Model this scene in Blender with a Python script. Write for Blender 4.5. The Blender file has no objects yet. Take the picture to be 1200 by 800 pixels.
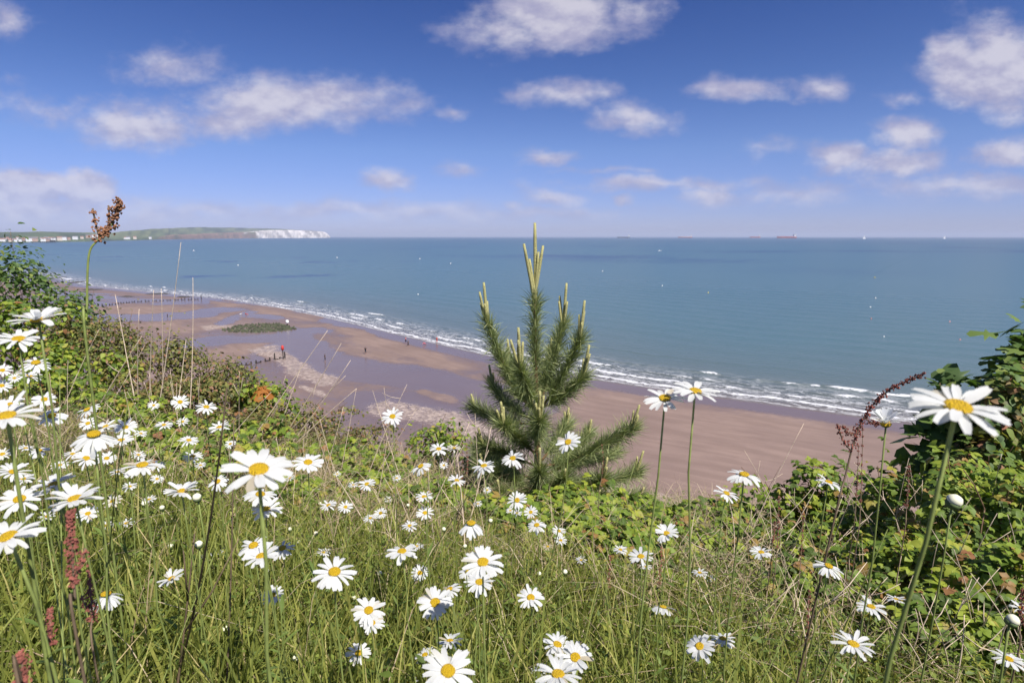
import bpy, math, random
import numpy as np
from mathutils import Vector, Matrix
random.seed(7)
rng = np.random.default_rng(11)
sc = bpy.context.scene
COL = sc.collection
R = math.radians

# ------------------------------------------------------------------ camera
F = 667.0                       # focal length in pixels of a 1200 px wide frame
HCAM = 28.0                     # eye height above the sea
PITCH = math.atan2(123.0, F)
cam_d = bpy.data.cameras.new('camera')
cam = bpy.data.objects.new('camera', cam_d)
COL.objects.link(cam)
cam.location = (0, 0, HCAM)
cam.rotation_euler = (math.pi / 2 - PITCH, 0, 0)
cam_d.sensor_width = 36.0
cam_d.lens = 36.0 * F / 1200.0
cam_d.clip_start = 0.02
cam_d.clip_end = 200000.0
cam_d.dof.use_dof = True
cam_d.dof.focus_distance = 1.5
cam_d.dof.aperture_fstop = 11.0
sc.camera = cam
CP, SP = math.cos(PITCH), math.sin(PITCH)

# ------------------------------------------------------------------ light
SUN_AZ, SUN_EL = R(140), R(54)  # azimuth clockwise from +Y (the view direction)
sun_dir = Vector((math.sin(SUN_AZ) * math.cos(SUN_EL), math.cos(SUN_AZ) * math.cos(SUN_EL), math.sin(SUN_EL)))
sd = bpy.data.lights.new('sun', 'SUN')
sd.energy = 5.0
sd.angle = R(0.53)
sd.color = (1.0, 0.955, 0.88)
sun = bpy.data.objects.new('sun', sd)
COL.objects.link(sun)
sun.rotation_euler = (-sun_dir).to_track_quat('-Z', 'Y').to_euler()
sun.location = (0, 0, 60)

sc.render.engine = 'CYCLES'
sc.view_settings.view_transform = 'Standard'
sc.view_settings.look = 'None'
sc.view_settings.gamma = 1.0
sc.view_settings.exposure = 0.45
sc.view_settings.use_curve_mapping = False
sc.cycles.use_denoising = True
sc.cycles.max_bounces = 6
sc.cycles.diffuse_bounces = 3
sc.cycles.transmission_bounces = 4
sc.cycles.transparent_max_bounces = 4
sc.cycles.caustics_reflective = False
sc.cycles.caustics_refractive = False


def ray(px, py):
    dx = px - 600.0
    u = 400.0 - py
    return Vector((dx, F * CP + u * SP, -F * SP + u * CP))


def at(px, py, dist):           # point at a slant distance
    return Vector((0, 0, HCAM)) + ray(px, py).normalized() * dist


def aty(px, py, Y):             # point at a given depth Y
    r = ray(px, py)
    return Vector((0, 0, HCAM)) + r * (Y / r.y)


def atz(px, py, z=0.0):         # point on a level plane
    r = ray(px, py)
    return Vector((0, 0, HCAM)) + r * ((z - HCAM) / r.z)


def project(X, Y, Z):           # numpy: world -> photograph pixels (used to lay out sand bars)
    z = Z - HCAM
    zc = Y * CP - z * SP
    yc = Y * SP + z * CP
    return 600 + F * X / zc, 400 - F * yc / zc


# ------------------------------------------------------------------ node helpers
class NT:
    def __init__(self, tree):
        self.t = tree

    def n(self, typ, **kw):
        nd = self.t.nodes.new(typ)
        for k, v in kw.items():
            if k == 'ins':
                for i, val in v.items():
                    if hasattr(val, 'is_linked') or hasattr(val, 'links'):
                        self.t.links.new(val, nd.inputs[i])
                    else:
                        nd.inputs[i].default_value = val
            else:
                setattr(nd, k, v)
        return nd

    def m(self, op, a, b=None, c=None, clamp=False):
        ins = {0: a}
        if b is not None:
            ins[1] = b
        if c is not None:
            ins[2] = c
        return self.n('ShaderNodeMath', operation=op, use_clamp=clamp, ins=ins).outputs[0]

    def vm(self, op, a, b=None):
        ins = {0: a}
        if b is not None:
            ins[1] = b
        nd = self.n('ShaderNodeVectorMath', operation=op, ins=ins)
        return nd.outputs['Value'] if op in ('LENGTH', 'DOT_PRODUCT') else nd.outputs[0]

    def smooth(self, x, lo, hi, a=0.0, b=1.0):
        return self.n('ShaderNodeMapRange', interpolation_type='SMOOTHSTEP',
                      ins={0: x, 1: lo, 2: hi, 3: a, 4: b}).outputs[0]

    def lin(self, x, lo, hi, a=0.0, b=1.0):
        return self.n('ShaderNodeMapRange', ins={0: x, 1: lo, 2: hi, 3: a, 4: b}).outputs[0]

    def mix(self, f, a, b, blend='MIX'):
        nd = self.n('ShaderNodeMix', data_type='RGBA', blend_type=blend, ins={0: f, 6: a, 7: b})
        return nd.outputs[2]

    def noise(self, vec, scale, detail=4.0, rough=0.55, dist=0.0):
        nd = self.n('ShaderNodeTexNoise', ins={'Scale': scale, 'Detail': detail, 'Roughness': rough, 'Distortion': dist})
        if vec is not None:
            self.t.links.new(vec, nd.inputs['Vector'])
        return nd.outputs[0]

    def ramp(self, fac, stops):
        nd = self.n('ShaderNodeValToRGB', ins={0: fac})
        e = nd.color_ramp.elements
        while len(e) > 1:
            e.remove(e[-1])
        e[0].position = stops[0][0]
        e[0].color = (*stops[0][1], 1)
        for p, c in stops[1:]:
            k = e.new(p)
            k.color = (*c, 1)
        return nd.outputs[0]

    def comb(self, x, y, z):
        return self.n('ShaderNodeCombineXYZ', ins={0: x, 1: y, 2: z}).outputs[0]

    def link(self, a, b):
        self.t.links.new(a, b)


def c4(c):
    return (c[0], c[1], c[2], 1.0)


# ------------------------------------------------------------------ world: Nishita sky with fair-weather clouds
def build_world():
    w = bpy.data.worlds.new('World')
    sc.world = w
    w.use_nodes = True
    t = w.node_tree
    t.nodes.clear()
    N = NT(t)
    sky = N.n('ShaderNodeTexSky', sky_type='NISHITA', sun_disc=False)
    sky.sun_elevation = SUN_EL
    sky.sun_rotation = SUN_AZ
    sky.altitude = 30
    sky.air_density = 0.85
    sky.dust_density = 0.25
    sky.ozone_density = 3.0
    tc = N.n('ShaderNodeTexCoord')
    d = tc.outputs['Generated']
    sep = N.n('ShaderNodeSeparateXYZ', ins={0: d})
    x, y, z = sep.outputs
    # deep polarised blue overhead, lilac towards the horizon
    elev = N.smooth(z, 0.0, 0.42)
    tint = N.ramp(elev, [(0.0, (0.66, 0.67, 1.12)), (0.25, (0.66, 0.73, 1.08)), (0.6, (0.46, 0.59, 0.96)), (1.0, (0.29, 0.44, 0.86))])
    skyc = N.mix(1.0, sky.outputs[0], tint, 'MULTIPLY')
    yy = N.m('MAXIMUM', y, 0.05)
    u = N.m('DIVIDE', x, yy)
    v = N.m('DIVIDE', z, yy)
    uv = N.comb(u, v, 0.0)
    # domain warp so that edges curl
    wn = N.n('ShaderNodeTexNoise', ins={'Scale': 7.0, 'Detail': 4.0, 'Roughness': 0.6})
    t.links.new(uv, wn.inputs['Vector'])
    off = N.vm('MULTIPLY', N.vm('SUBTRACT', wn.outputs['Color'], (0.5, 0.5, 0.5)), (0.10, 0.055, 0.0))
    uvw = N.vm('ADD', uv, off)
    # x, y, half width, half height (photograph pixels), gain
    B = [(655, 16, 95, 46, 1.15), (590, 40, 75, 26, .75), (735, 14, 45, 26, .6),
         (165, 148, 95, 30, .85), (345, 120, 140, 36, .95), (255, 140, 90, 24, .7), (205, 78, 60, 26, .5), (60, 125, 60, 20, .42),
         (35, 220, 75, 22, 1.5), (100, 222, 42, 24, 1.5), (140, 238, 45, 14, .7), (60, 243, 190, 20, .8), (230, 248, 110, 13, .5),
         (655, 108, 62, 17, .72), (748, 139, 56, 23, .85), (868, 106, 68, 14, .68), (968, 108, 36, 19, .72), (1053, 115, 25, 12, .42),
         (1165, 78, 88, 60, 1.2), (1120, 62, 45, 34, 1.0), (1060, 155, 42, 24, .95), (985, 185, 40, 20, .9), (1055, 196, 75, 20, .8), (1178, 176, 48, 20, .95),
         (641, 187, 34, 11, .72), (895, 176, 36, 12, .42), (461, 210, 34, 14, .55), (540, 203, 26, 10, .45), (528, 134, 26, 9, .42),
         (832, 228, 45, 13, .8), (731, 234, 15, 9, .75), (650, 229, 44, 14, .6), (597, 240, 20, 8, .5), (420, 246, 220, 14, .62),
         (780, 216, 160, 11, .55), (1130, 218, 150, 18, .68), (700, 201, 70, 4, .34), (10, 20, 22, 24, .42), (930, 224, 90, 14, .6), (620, 250, 160, 10, .55)]
    acc = None
    for (bx, by, rx, ry, g) in B:
        r0 = ray(bx, by); r1 = ray(bx + rx, by); r2 = ray(bx, by - ry)
        u0, v0 = r0.x / r0.y, r0.z / r0.y
        ru = 1.1 * abs(r1.x / r1.y - u0); rv = 1.15 * abs(r2.z / r2.y - v0)
        q = N.vm('MULTIPLY', N.vm('SUBTRACT', uvw, (u0, v0, 0)), (1 / ru, 1 / rv, 0))
        f = N.m('MULTIPLY_ADD', N.vm('LENGTH', q), -g, g)
        acc = f if acc is None else N.m('MAXIMUM', acc, f)
    acc = N.m('MAXIMUM', acc, -0.5)
    sv = N.vm('MULTIPLY', uv, (1.0, 1.7, 1.0))
    n1 = N.noise(sv, 10.0, 9.0, 0.62)
    ns = N.noise(sv, 9.0, 5.0, 0.55)
    n2 = N.noise(N.vm('ADD', sv, (0.006, 0.03, 0.0)), 9.0, 5.0, 0.55)
    dens = N.m('ADD', acc, N.m('MULTIPLY', N.m('SUBTRACT', n1, 0.5), 1.55))
    dens = N.m('ADD', dens, 0.06)
    # broken cumulus round the unseen sky, thickened to whiten the ambient light
    zz = N.m('MAXIMUM', z, 0.03)
    pv = N.comb(N.m('DIVIDE', x, zz), N.m('DIVIDE', y, zz), 3.7)
    n3 = N.noise(pv, 0.9, 6.0, 0.58)
    dens2 = N.m('MULTIPLY', N.m('SUBTRACT', n3, 0.53), 3.2)
    dens2 = N.m('MULTIPLY', dens2, N.smooth(z, 0.0, 0.12))
    front = N.smooth(y, 0.48, 0.66)
    dd = N.n('ShaderNodeMix', data_type='FLOAT', ins={0: front, 2: dens2, 3: dens}).outputs[0]
    alpha = N.smooth(dd, -0.05, 0.75, 0.0, 0.84)
    sh = N.m('SUBTRACT', n2, ns)
    lit = N.smooth(N.m('ADD', N.m('MULTIPLY', sh, -2.2), N.m('MULTIPLY', dd, 0.35)), -0.25, 0.55)
    cc = N.ramp(lit, [(0.0, (0.43, 0.42, 0.60)), (0.5, (0.54, 0.52, 0.67)), (1.0, (0.73, 0.70, 0.79))])
    # clouds low down stand further off and sink into the lilac air
    low = N.smooth(z, 0.0, 0.10)
    alpha = N.m('MULTIPLY', alpha, N.n('ShaderNodeMapRange', ins={0: low, 1: 0.0, 2: 1.0, 3: 0.5, 4: 1.0}).outputs[0])
    b1 = N.n('ShaderNodeBackground', ins={0: skyc, 1: 0.078})
    b2 = N.n('ShaderNodeBackground', ins={0: cc, 1: 0.72})
    ms = N.n('ShaderNodeMixShader', ins={0: alpha, 1: b1.outputs[0], 2: b2.outputs[0]})
    out = N.n('ShaderNodeOutputWorld')
    N.link(ms.outputs[0], out.inputs[0])
    w.cycles.sampling_method = 'MANUAL'
    w.cycles.sample_map_resolution = 512


build_world()

# ------------------------------------------------------------------ object helpers
def tag(o, label=None, cat=None, group=None, kind=None):
    if label: o['label'] = label
    if cat: o['category'] = cat
    if group: o['group'] = group
    if kind: o['kind'] = kind
    return o


def empty(name, loc):
    o = bpy.data.objects.new(name, None)
    COL.objects.link(o)
    o.location = loc
    o.empty_display_size = 0.05
    return o


def link_mesh(name, me, mat=None, parent=None):
    if mat is not None and not me.materials:
        me.materials.append(mat)
    o = bpy.data.objects.new(name, me)
    COL.objects.link(o)
    if parent is not None:
        o.parent = parent
    return o


def new_mesh(name, verts, faces, smooth=False):
    me = bpy.data.meshes.new(name)
    if isinstance(faces, np.ndarray):
        V = np.asarray(verts, dtype=np.float32)
        k = faces.shape[1]
        me.vertices.add(len(V)); me.vertices.foreach_set('co', V.ravel())
        me.loops.add(faces.size); me.loops.foreach_set('vertex_index', faces.astype(np.int32).ravel())
        me.polygons.add(len(faces))
        me.polygons.foreach_set('loop_start', np.arange(0, faces.size, k, dtype=np.int32))
        me.polygons.foreach_set('loop_total', np.full(len(faces), k, dtype=np.int32))
        me.update(calc_edges=True)
    else:
        me.from_pydata([tuple(v) for v in verts], [], faces)
        me.update()
    if smooth:
        me.polygons.foreach_set('use_smooth', np.ones(len(me.polygons), dtype=bool))
    return me


def fattr(me, name, data, typ='FLOAT'):
    a = me.attributes.new(name, typ, 'POINT')
    data = np.asarray(data, dtype=np.float32)
    a.data.foreach_set('value' if typ == 'FLOAT' else ('color' if typ == 'FLOAT_COLOR' else 'vector'), data.ravel())


def tube(pts, rads, n=6, cap=True):
    """verts, faces of a tube along pts"""
    V = []; Fc = []
    pts = [Vector(p) for p in pts]
    prev = None
    for i, p in enumerate(pts):
        if i == 0: tg = pts[1] - p
        elif i == len(pts) - 1: tg = p - pts[i - 1]
        else: tg = pts[i + 1] - pts[i - 1]
        if tg.length < 1e-9: tg = Vector((0, 0, 1))
        tg.normalize()
        if prev is None:
            a = tg.orthogonal().normalized()
        else:
            a = prev - tg * prev.dot(tg)
            a = a.normalized() if a.length > 1e-6 else tg.orthogonal().normalized()
        prev = a
        b = tg.cross(a)
        r = rads[i] if hasattr(rads, '__len__') else rads
        for k in range(n):
            th = 2 * math.pi * k / n
            V.append(p + (a * math.cos(th) + b * math.sin(th)) * r)
    for i in range(len(pts) - 1):
        for k in range(n):
            k2 = (k + 1) % n
            Fc.append((i * n + k, i * n + k2, (i + 1) * n + k2, (i + 1) * n + k))
    if cap:
        Fc.append(tuple(range(n))[::-1])
        Fc.append(tuple((len(pts) - 1) * n + k for k in range(n)))
    return V, Fc


def merge(parts):
    V = []; Fc = []
    for v, f in parts:
        o = len(V)
        V.extend(v)
        Fc.extend(tuple(i + o for i in q) for q in f)
    return V, Fc


def boxm(cx, cy, cz, sx, sy, sz, rz=0.0):
    V = []
    c, s = math.cos(rz), math.sin(rz)
    for dz in (-.5, .5):
        for dx, dy in ((-.5, -.5), (.5, -.5), (.5, .5), (-.5, .5)):
            a, b = dx * sx, dy * sy
            V.append(Vector((cx + a * c - b * s, cy + a * s + b * c, cz + dz * sz)))
    return V, [(3, 2, 1, 0), (4, 5, 6, 7), (0, 1, 5, 4), (1, 2, 6, 5), (2, 3, 7, 6), (3, 0, 4, 7)]


def vnoise(x, y, seed=0):
    """smooth value noise on numpy arrays, about -1..1"""
    x = np.asarray(x, dtype=np.float64); y = np.asarray(y, dtype=np.float64)
    xi = np.floor(x).astype(np.int64); yi = np.floor(y).astype(np.int64)
    xf = x - xi; yf = y - yi
    def h(a, b):
        n = (a * 374761393 + b * 668265263 + seed * 1442695041) & 0x7fffffff
        n = ((n ^ (n >> 13)) * 1274126177) & 0x7fffffff
        return ((n ^ (n >> 16)) & 0xffff) / 32767.5 - 1.0
    sx = xf * xf * (3 - 2 * xf); sy = yf * yf * (3 - 2 * yf)
    a = h(xi, yi) * (1 - sx) + h(xi + 1, yi) * sx
    b = h(xi, yi + 1) * (1 - sx) + h(xi + 1, yi + 1) * sx
    return a * (1 - sy) + b * sy


def fbm(x, y, seed=0, o=4):
    s = 0; amp = 1; tot = 0
    for i in range(o):
        s = s + amp * vnoise(x * 2 ** i, y * 2 ** i, seed + i * 17); tot += amp; amp *= .5
    return s / tot


def sstep(x, a, b):
    t = np.clip((x - a) / (b - a), 0, 1)
    return t * t * (3 - 2 * t)


def simple_mat(name, col, rough=0.7, var=0.15, scale=30.0, spec=0.3, bump=0.0):
    m = bpy.data.materials.new(name)
    m.use_nodes = True
    N = NT(m.node_tree)
    b = m.node_tree.nodes['Principled BSDF']
    tc = N.n('ShaderNodeTexCoord')
    nz = N.noise(tc.outputs['Object'], scale, 4.0)
    f = N.lin(nz, 0.3, 0.7, 1 - var, 1 + var)
    oi = N.n('ShaderNodeObjectInfo')
    f = N.m('MULTIPLY', f, N.lin(oi.outputs['Random'], 0, 1, 1 - var * .6, 1 + var * .6))
    cl = N.vm('MULTIPLY', N.n('ShaderNodeRGB').outputs[0], N.comb(f, f, f))
    cl.node.inputs[0].links[0].from_node.outputs[0].default_value = c4(col)
    N.link(cl, b.inputs['Base Color'])
    b.inputs['Roughness'].default_value = rough
    b.inputs['Specular IOR Level'].default_value = spec
    if bump:
        bp = N.n('ShaderNodeBump', ins={'Strength': bump, 'Distance': 0.02, 'Height': nz})
        N.link(bp.outputs[0], b.inputs['Normal'])
    return m

# ================================================================== SETTING: sea, beach, cliff top, headland
SHORE = [atz(px, py) for px, py in [(1900, 600), (1400, 540), (1200, 514), (1090, 500), (1000, 488), (900, 474), (800, 461), (700, 446), (630, 431), (560, 415), (470, 394),
                                    (400, 377), (330, 362), (262, 351), (180, 343), (100, 335), (70, 328), (40, 321), (-150, 305), (-500, 297)]]
SX = np.array([p.x for p in SHORE]); SY = np.array([p.y for p in SHORE])
SL = np.concatenate([[0], np.cumsum(np.hypot(np.diff(SX), np.diff(SY)))])


def shore_sd(X, Y):
    """signed distance to the waterline (positive out to sea) and place along it"""
    best = np.full(X.shape, 1e18); sgn = np.ones(X.shape); sal = np.zeros(X.shape)
    for i in range(len(SX) - 1):
        ax, ay, bx, by = SX[i], SY[i], SX[i + 1], SY[i + 1]
        dx, dy = bx - ax, by - ay
        L2 = dx * dx + dy * dy
        t = np.clip(((X - ax) * dx + (Y - ay) * dy) / L2, 0, 1)
        qx, qy = X - (ax + t * dx), Y - (ay + t * dy)
        d2 = qx * qx + qy * qy
        cr = qx * dy - qy * dx
        m = d2 < best
        best = np.where(m, d2, best)
        sgn = np.where(m, np.where(cr > 0, 1.0, -1.0), sgn)
        sal = np.where(m, SL[i] + t * math.sqrt(L2), sal)
    return np.sqrt(best) * sgn, sal


def polar_grid(rs, azs):
    A, Rr = np.meshgrid(azs, rs)
    X = Rr * np.sin(A); Y = Rr * np.cos(A)
    nr, na = len(rs), len(azs)
    idx = np.arange(nr * na).reshape(nr, na)
    f = np.stack([idx[:-1, :-1], idx[:-1, 1:], idx[1:, 1:], idx[1:, :-1]], -1).reshape(-1, 4)[:, ::-1]
    return X.ravel(), Y.ravel(), f


# ---------------- beach
def seg_mask(PX, PY, pts, th):
    """soft stroke along pixel points: 1 in the middle, 0 at the rim"""
    best = np.full(PX.shape, 1e9)
    for (ax, ay), (bx, by) in zip(pts[:-1], pts[1:]):
        dx, dy = bx - ax, by - ay
        t = np.clip(((PX - ax) * dx + (PY - ay) * dy) / (dx * dx + dy * dy + 1e-9), 0, 1)
        # a level stroke on the sand is much thinner in height than in width
        q = np.hypot((PX - ax - t * dx) / 2.2, PY - ay - t * dy)
        best = np.minimum(best, q)
    return 1 - sstep(best, th * .45, th * 1.15)


rs = np.concatenate([np.linspace(24, 60, 50), np.linspace(60.5, 170, 240), np.linspace(171, 470, 200)])
X, Y, fc = polar_grid(rs, np.radians(np.linspace(-62, 60, 460)))
sdv, sal = shore_sd(X, Y)
inl = -sdv
Zb = np.where(inl > 0, 0.018 * inl, 0.05 * inl)
Zb = np.minimum(Zb, 1.6) + sstep(inl, 40, 75) * 1.0
Zb = np.maximum(Zb, -2.5)
Zb += 0.035 * fbm(X / 9, Y / 9, 3) * sstep(inl, 0, 6)
PX, PY = project(X, Y, Zb)
wx = fbm(X / 9, Y / 9, 5) * 16; wy = fbm(X / 9, Y / 9, 8) * 4.5
PXw, PYw = PX + wx, PY + wy
wet = 0.42 + 0.35 * fbm(X / 16, Y / 11, 21)
wet = np.maximum(wet, 1 - sstep(inl, 2.5, 9.0))                       # just left by the sea
rt_ = sstep(PX, 600, 790)
wet = wet * (1 - rt_) + rt_ * wet * (0.15 + .85 * (1 - sstep(inl, 5, 13)))
channels = [([(40, 337), (95, 346), (165, 352), (240, 353)], 4), ([(90, 371), (150, 374), (215, 371), (262, 362), (300, 360)], 5),
            ([(200, 405), (262, 399), (330, 394), (372, 386), (400, 381)], 5), ([(262, 376), (290, 369), (318, 371)], 5),
            ([(290, 426), (310, 408), (352, 408)], 8), ([(345, 400), (400, 430), (470, 440), (560, 462), (620, 475)], 20), ([(420, 470), (520, 472), (600, 490)], 14),
            ([(70, 350), (130, 356), (100, 362)], 4)]
for pts, th in channels:
    wet = np.maximum(wet, seg_mask(PXw, PYw, pts, th))
bars = [([(270, 356), (320, 363), (368, 372)], 6), ([(385, 383), (430, 395), (480, 410), (530, 428)], 6), ([(235, 432), (268, 420), (285, 412)], 14),
        ([(120, 364), (180, 363), (225, 362)], 5), ([(500, 462), (520, 468)], 6), ([(130, 385), (200, 382)], 6)]
for pts, th in bars:
    b = seg_mask(PXw, PYw, pts, th)
    wet = wet * (1 - .62 * b)
    Zb += 0.05 * b
shingle = np.zeros_like(X)
for pts, th in [([(312, 410), (330, 420), (352, 432), (378, 447)], 10), ([(355, 455), (372, 462)], 4), ([(445, 478), (480, 484), (530, 492), (560, 505), (640, 560), (760, 585), (830, 605)], 13), ([(240, 383), (270, 381)], 3)]:
    shingle = np.maximum(shingle, seg_mask(PXw, PYw, pts, th))
Zb += 0.10 * shingle
me = new_mesh('beach', np.stack([X, Y, Zb], -1), fc, True)
fattr(me, 'wet', np.clip(wet, 0, 1)); fattr(me, 'shingle', shingle); fattr(me, 'inland', inl); fattr(me, 'along', sal)


def beach_mat():
    m = bpy.data.materials.new('sand'); m.use_nodes = True
    N = NT(m.node_tree); b = m.node_tree.nodes['Principled BSDF']
    at_ = lambda n: N.n('ShaderNodeAttribute', attribute_name=n).outputs['Fac']
    tc = N.n('ShaderNodeTexCoord'); p = tc.outputs['Object']
    n1 = N.noise(p, 0.09, 6.0, 0.6); n2 = N.noise(p, 1.1, 6.0, 0.6); n3 = N.noise(p, 4.5, 4.0, 0.7)
    # ripple marks run along the shore
    rp = N.comb(N.m('MULTIPLY', at_('along'), 0.07), N.m('MULTIPLY', at_('inland'), 0.55), 0.0)
    n4 = N.noise(rp, 1.0, 5.0, 0.65, 0.3)
    wetv = N.m('ADD', at_('wet'), N.m('MULTIPLY', N.m('SUBTRACT', n2, 0.5), 0.7))
    wetv = N.smooth(wetv, 0.15, 0.75)
    dry = N.mix(N.smooth(n1, 0.35, 0.65), c4((0.212, 0.145, 0.121)), c4((0.262, 0.182, 0.149)))
    dry = N.mix(N.m('MULTIPLY', N.smooth(n4, 0.38, 0.62), 0.55), dry, c4((0.172, 0.115, 0.092)))
    wc = N.mix(n1, c4((0.142, 0.101, 0.094)), c4((0.172, 0.122, 0.112)))
    c = N.mix(wetv, dry, wc)
    peb = N.n('ShaderNodeTexVoronoi', ins={'Scale': 2.2}); N.link(p, peb.inputs['Vector'])
    pc = N.mix(peb.outputs['Color'], c4((0.17, 0.125, 0.105)), c4((0.50, 0.40, 0.34)))
    sh = N.smooth(N.m('ADD', at_('shingle'), N.m('ADD', N.m('MULTIPLY', N.m('SUBTRACT', n3, 0.5), 2.6), N.m('MULTIPLY', N.m('SUBTRACT', n2, 0.5), 2.0))), 0.5, 1.15)
    c = N.mix(sh, c, pc)
    N.link(c, b.inputs['Base Color'])
    r = N.lin(wetv, 0.0, 1.0, 0.85, 0.24)
    r = N.m('MAXIMUM', r, N.m('MULTIPLY', sh, 0.8))
    N.link(r, b.inputs['Roughness'])
    b.inputs['Specular IOR Level'].default_value = 0.5
    hb = N.m('ADD', N.m('MULTIPLY', n4, 0.5), N.m('MULTIPLY', n3, 0.5))
    bp = N.n('ShaderNodeBump', ins={'Distance': 0.08, 'Height': hb})
    N.link(N.lin(wetv, 0, 1, 0.6, 0.05), bp.inputs['Strength'])
    N.link(bp.outputs[0], b.inputs['Normal'])
    return m


beach = link_mesh('beach', me, beach_mat())
tag(beach, 'wide low-tide beach of brown sand with wet channels and pale shingle', 'beach', kind='structure')


def beach_z(x, y):
    s_, _ = shore_sd(np.array([x]), np.array([y]))
    i = -s_[0]
    return min(0.018 * i if i > 0 else 0.05 * i, 1.6)


def onbeach(px, py):
    p = atz(px, py, 0.4)
    for _ in range(3):
        p = atz(px, py, beach_z(p.x, p.y))
    return p


# ---------------- sea
rs = np.concatenate([np.linspace(45, 330, 470), np.geomspace(331, 45000, 170)])
X, Y, fc = polar_grid(rs, np.radians(np.concatenate([np.linspace(-75, -52, 24)[:-1], np.linspace(-52, 52, 430), np.linspace(52, 75, 24)[1:]])))
sdv, sal = shore_sd(X, Y)
Z = np.zeros_like(X)
crest = np.zeros_like(X)
near = (sdv > -2) & (sdv < 90)
xn, dn, sn = X[near], sdv[near], sal[near]
cz = np.zeros_like(xn); cf = np.zeros_like(xn)
for k, (d0, hh, thr) in enumerate([(4.0, .10, -.6), (8.0, .18, -.2), (12.5, .26, .0), (18, .30, .12), (30, .22, .62)]):
    wob = 2.6 * fbm(sn / 21, sn * 0 + k * 5.3, 40 + k, 4) + 0.5 * vnoise(sn / 3.1, sn * 0 + k, 70 + k)
    on = sstep(fbm(sn / 13 + k * 3.7, sn * 0 + .5, 60 + k, 3), thr - .12, thr + .3)
    q = dn - d0 - wob
    prof = np.exp(-(np.where(q < 0, q / .7, q / 1.6)) ** 2)
    cz += hh * prof * (.35 + .65 * on)
    cf = np.maximum(cf, on * np.exp(-((q + .2) / np.where(q < 0, 1.0, .45)) ** 2))
Z[near] += cz * sstep(dn, .5, 4)
crest[near] = cf
sw = sstep(sdv, 6, 60) * (1 - sstep(sdv, 500, 1500))
Z += sw * (0.10 * np.sin(sdv / 8.5 * 2 * np.pi / 1.3 + 2.2 * fbm(X / 40, Y / 40, 9)) * (0.5 + .5 * fbm(X / 60, Y / 60, 4)) + 0.07 * fbm(X / 6, Y / 6, 12))
me = new_mesh('sea', np.stack([X, Y, Z], -1), fc, True)
fattr(me, 'crest', crest)
fattr(me, 'sd', np.stack([sal, sdv, np.log10(np.maximum(sdv, 0) + 1) / 5], -1), 'FLOAT_VECTOR')
me.name = 'sea'


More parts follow.
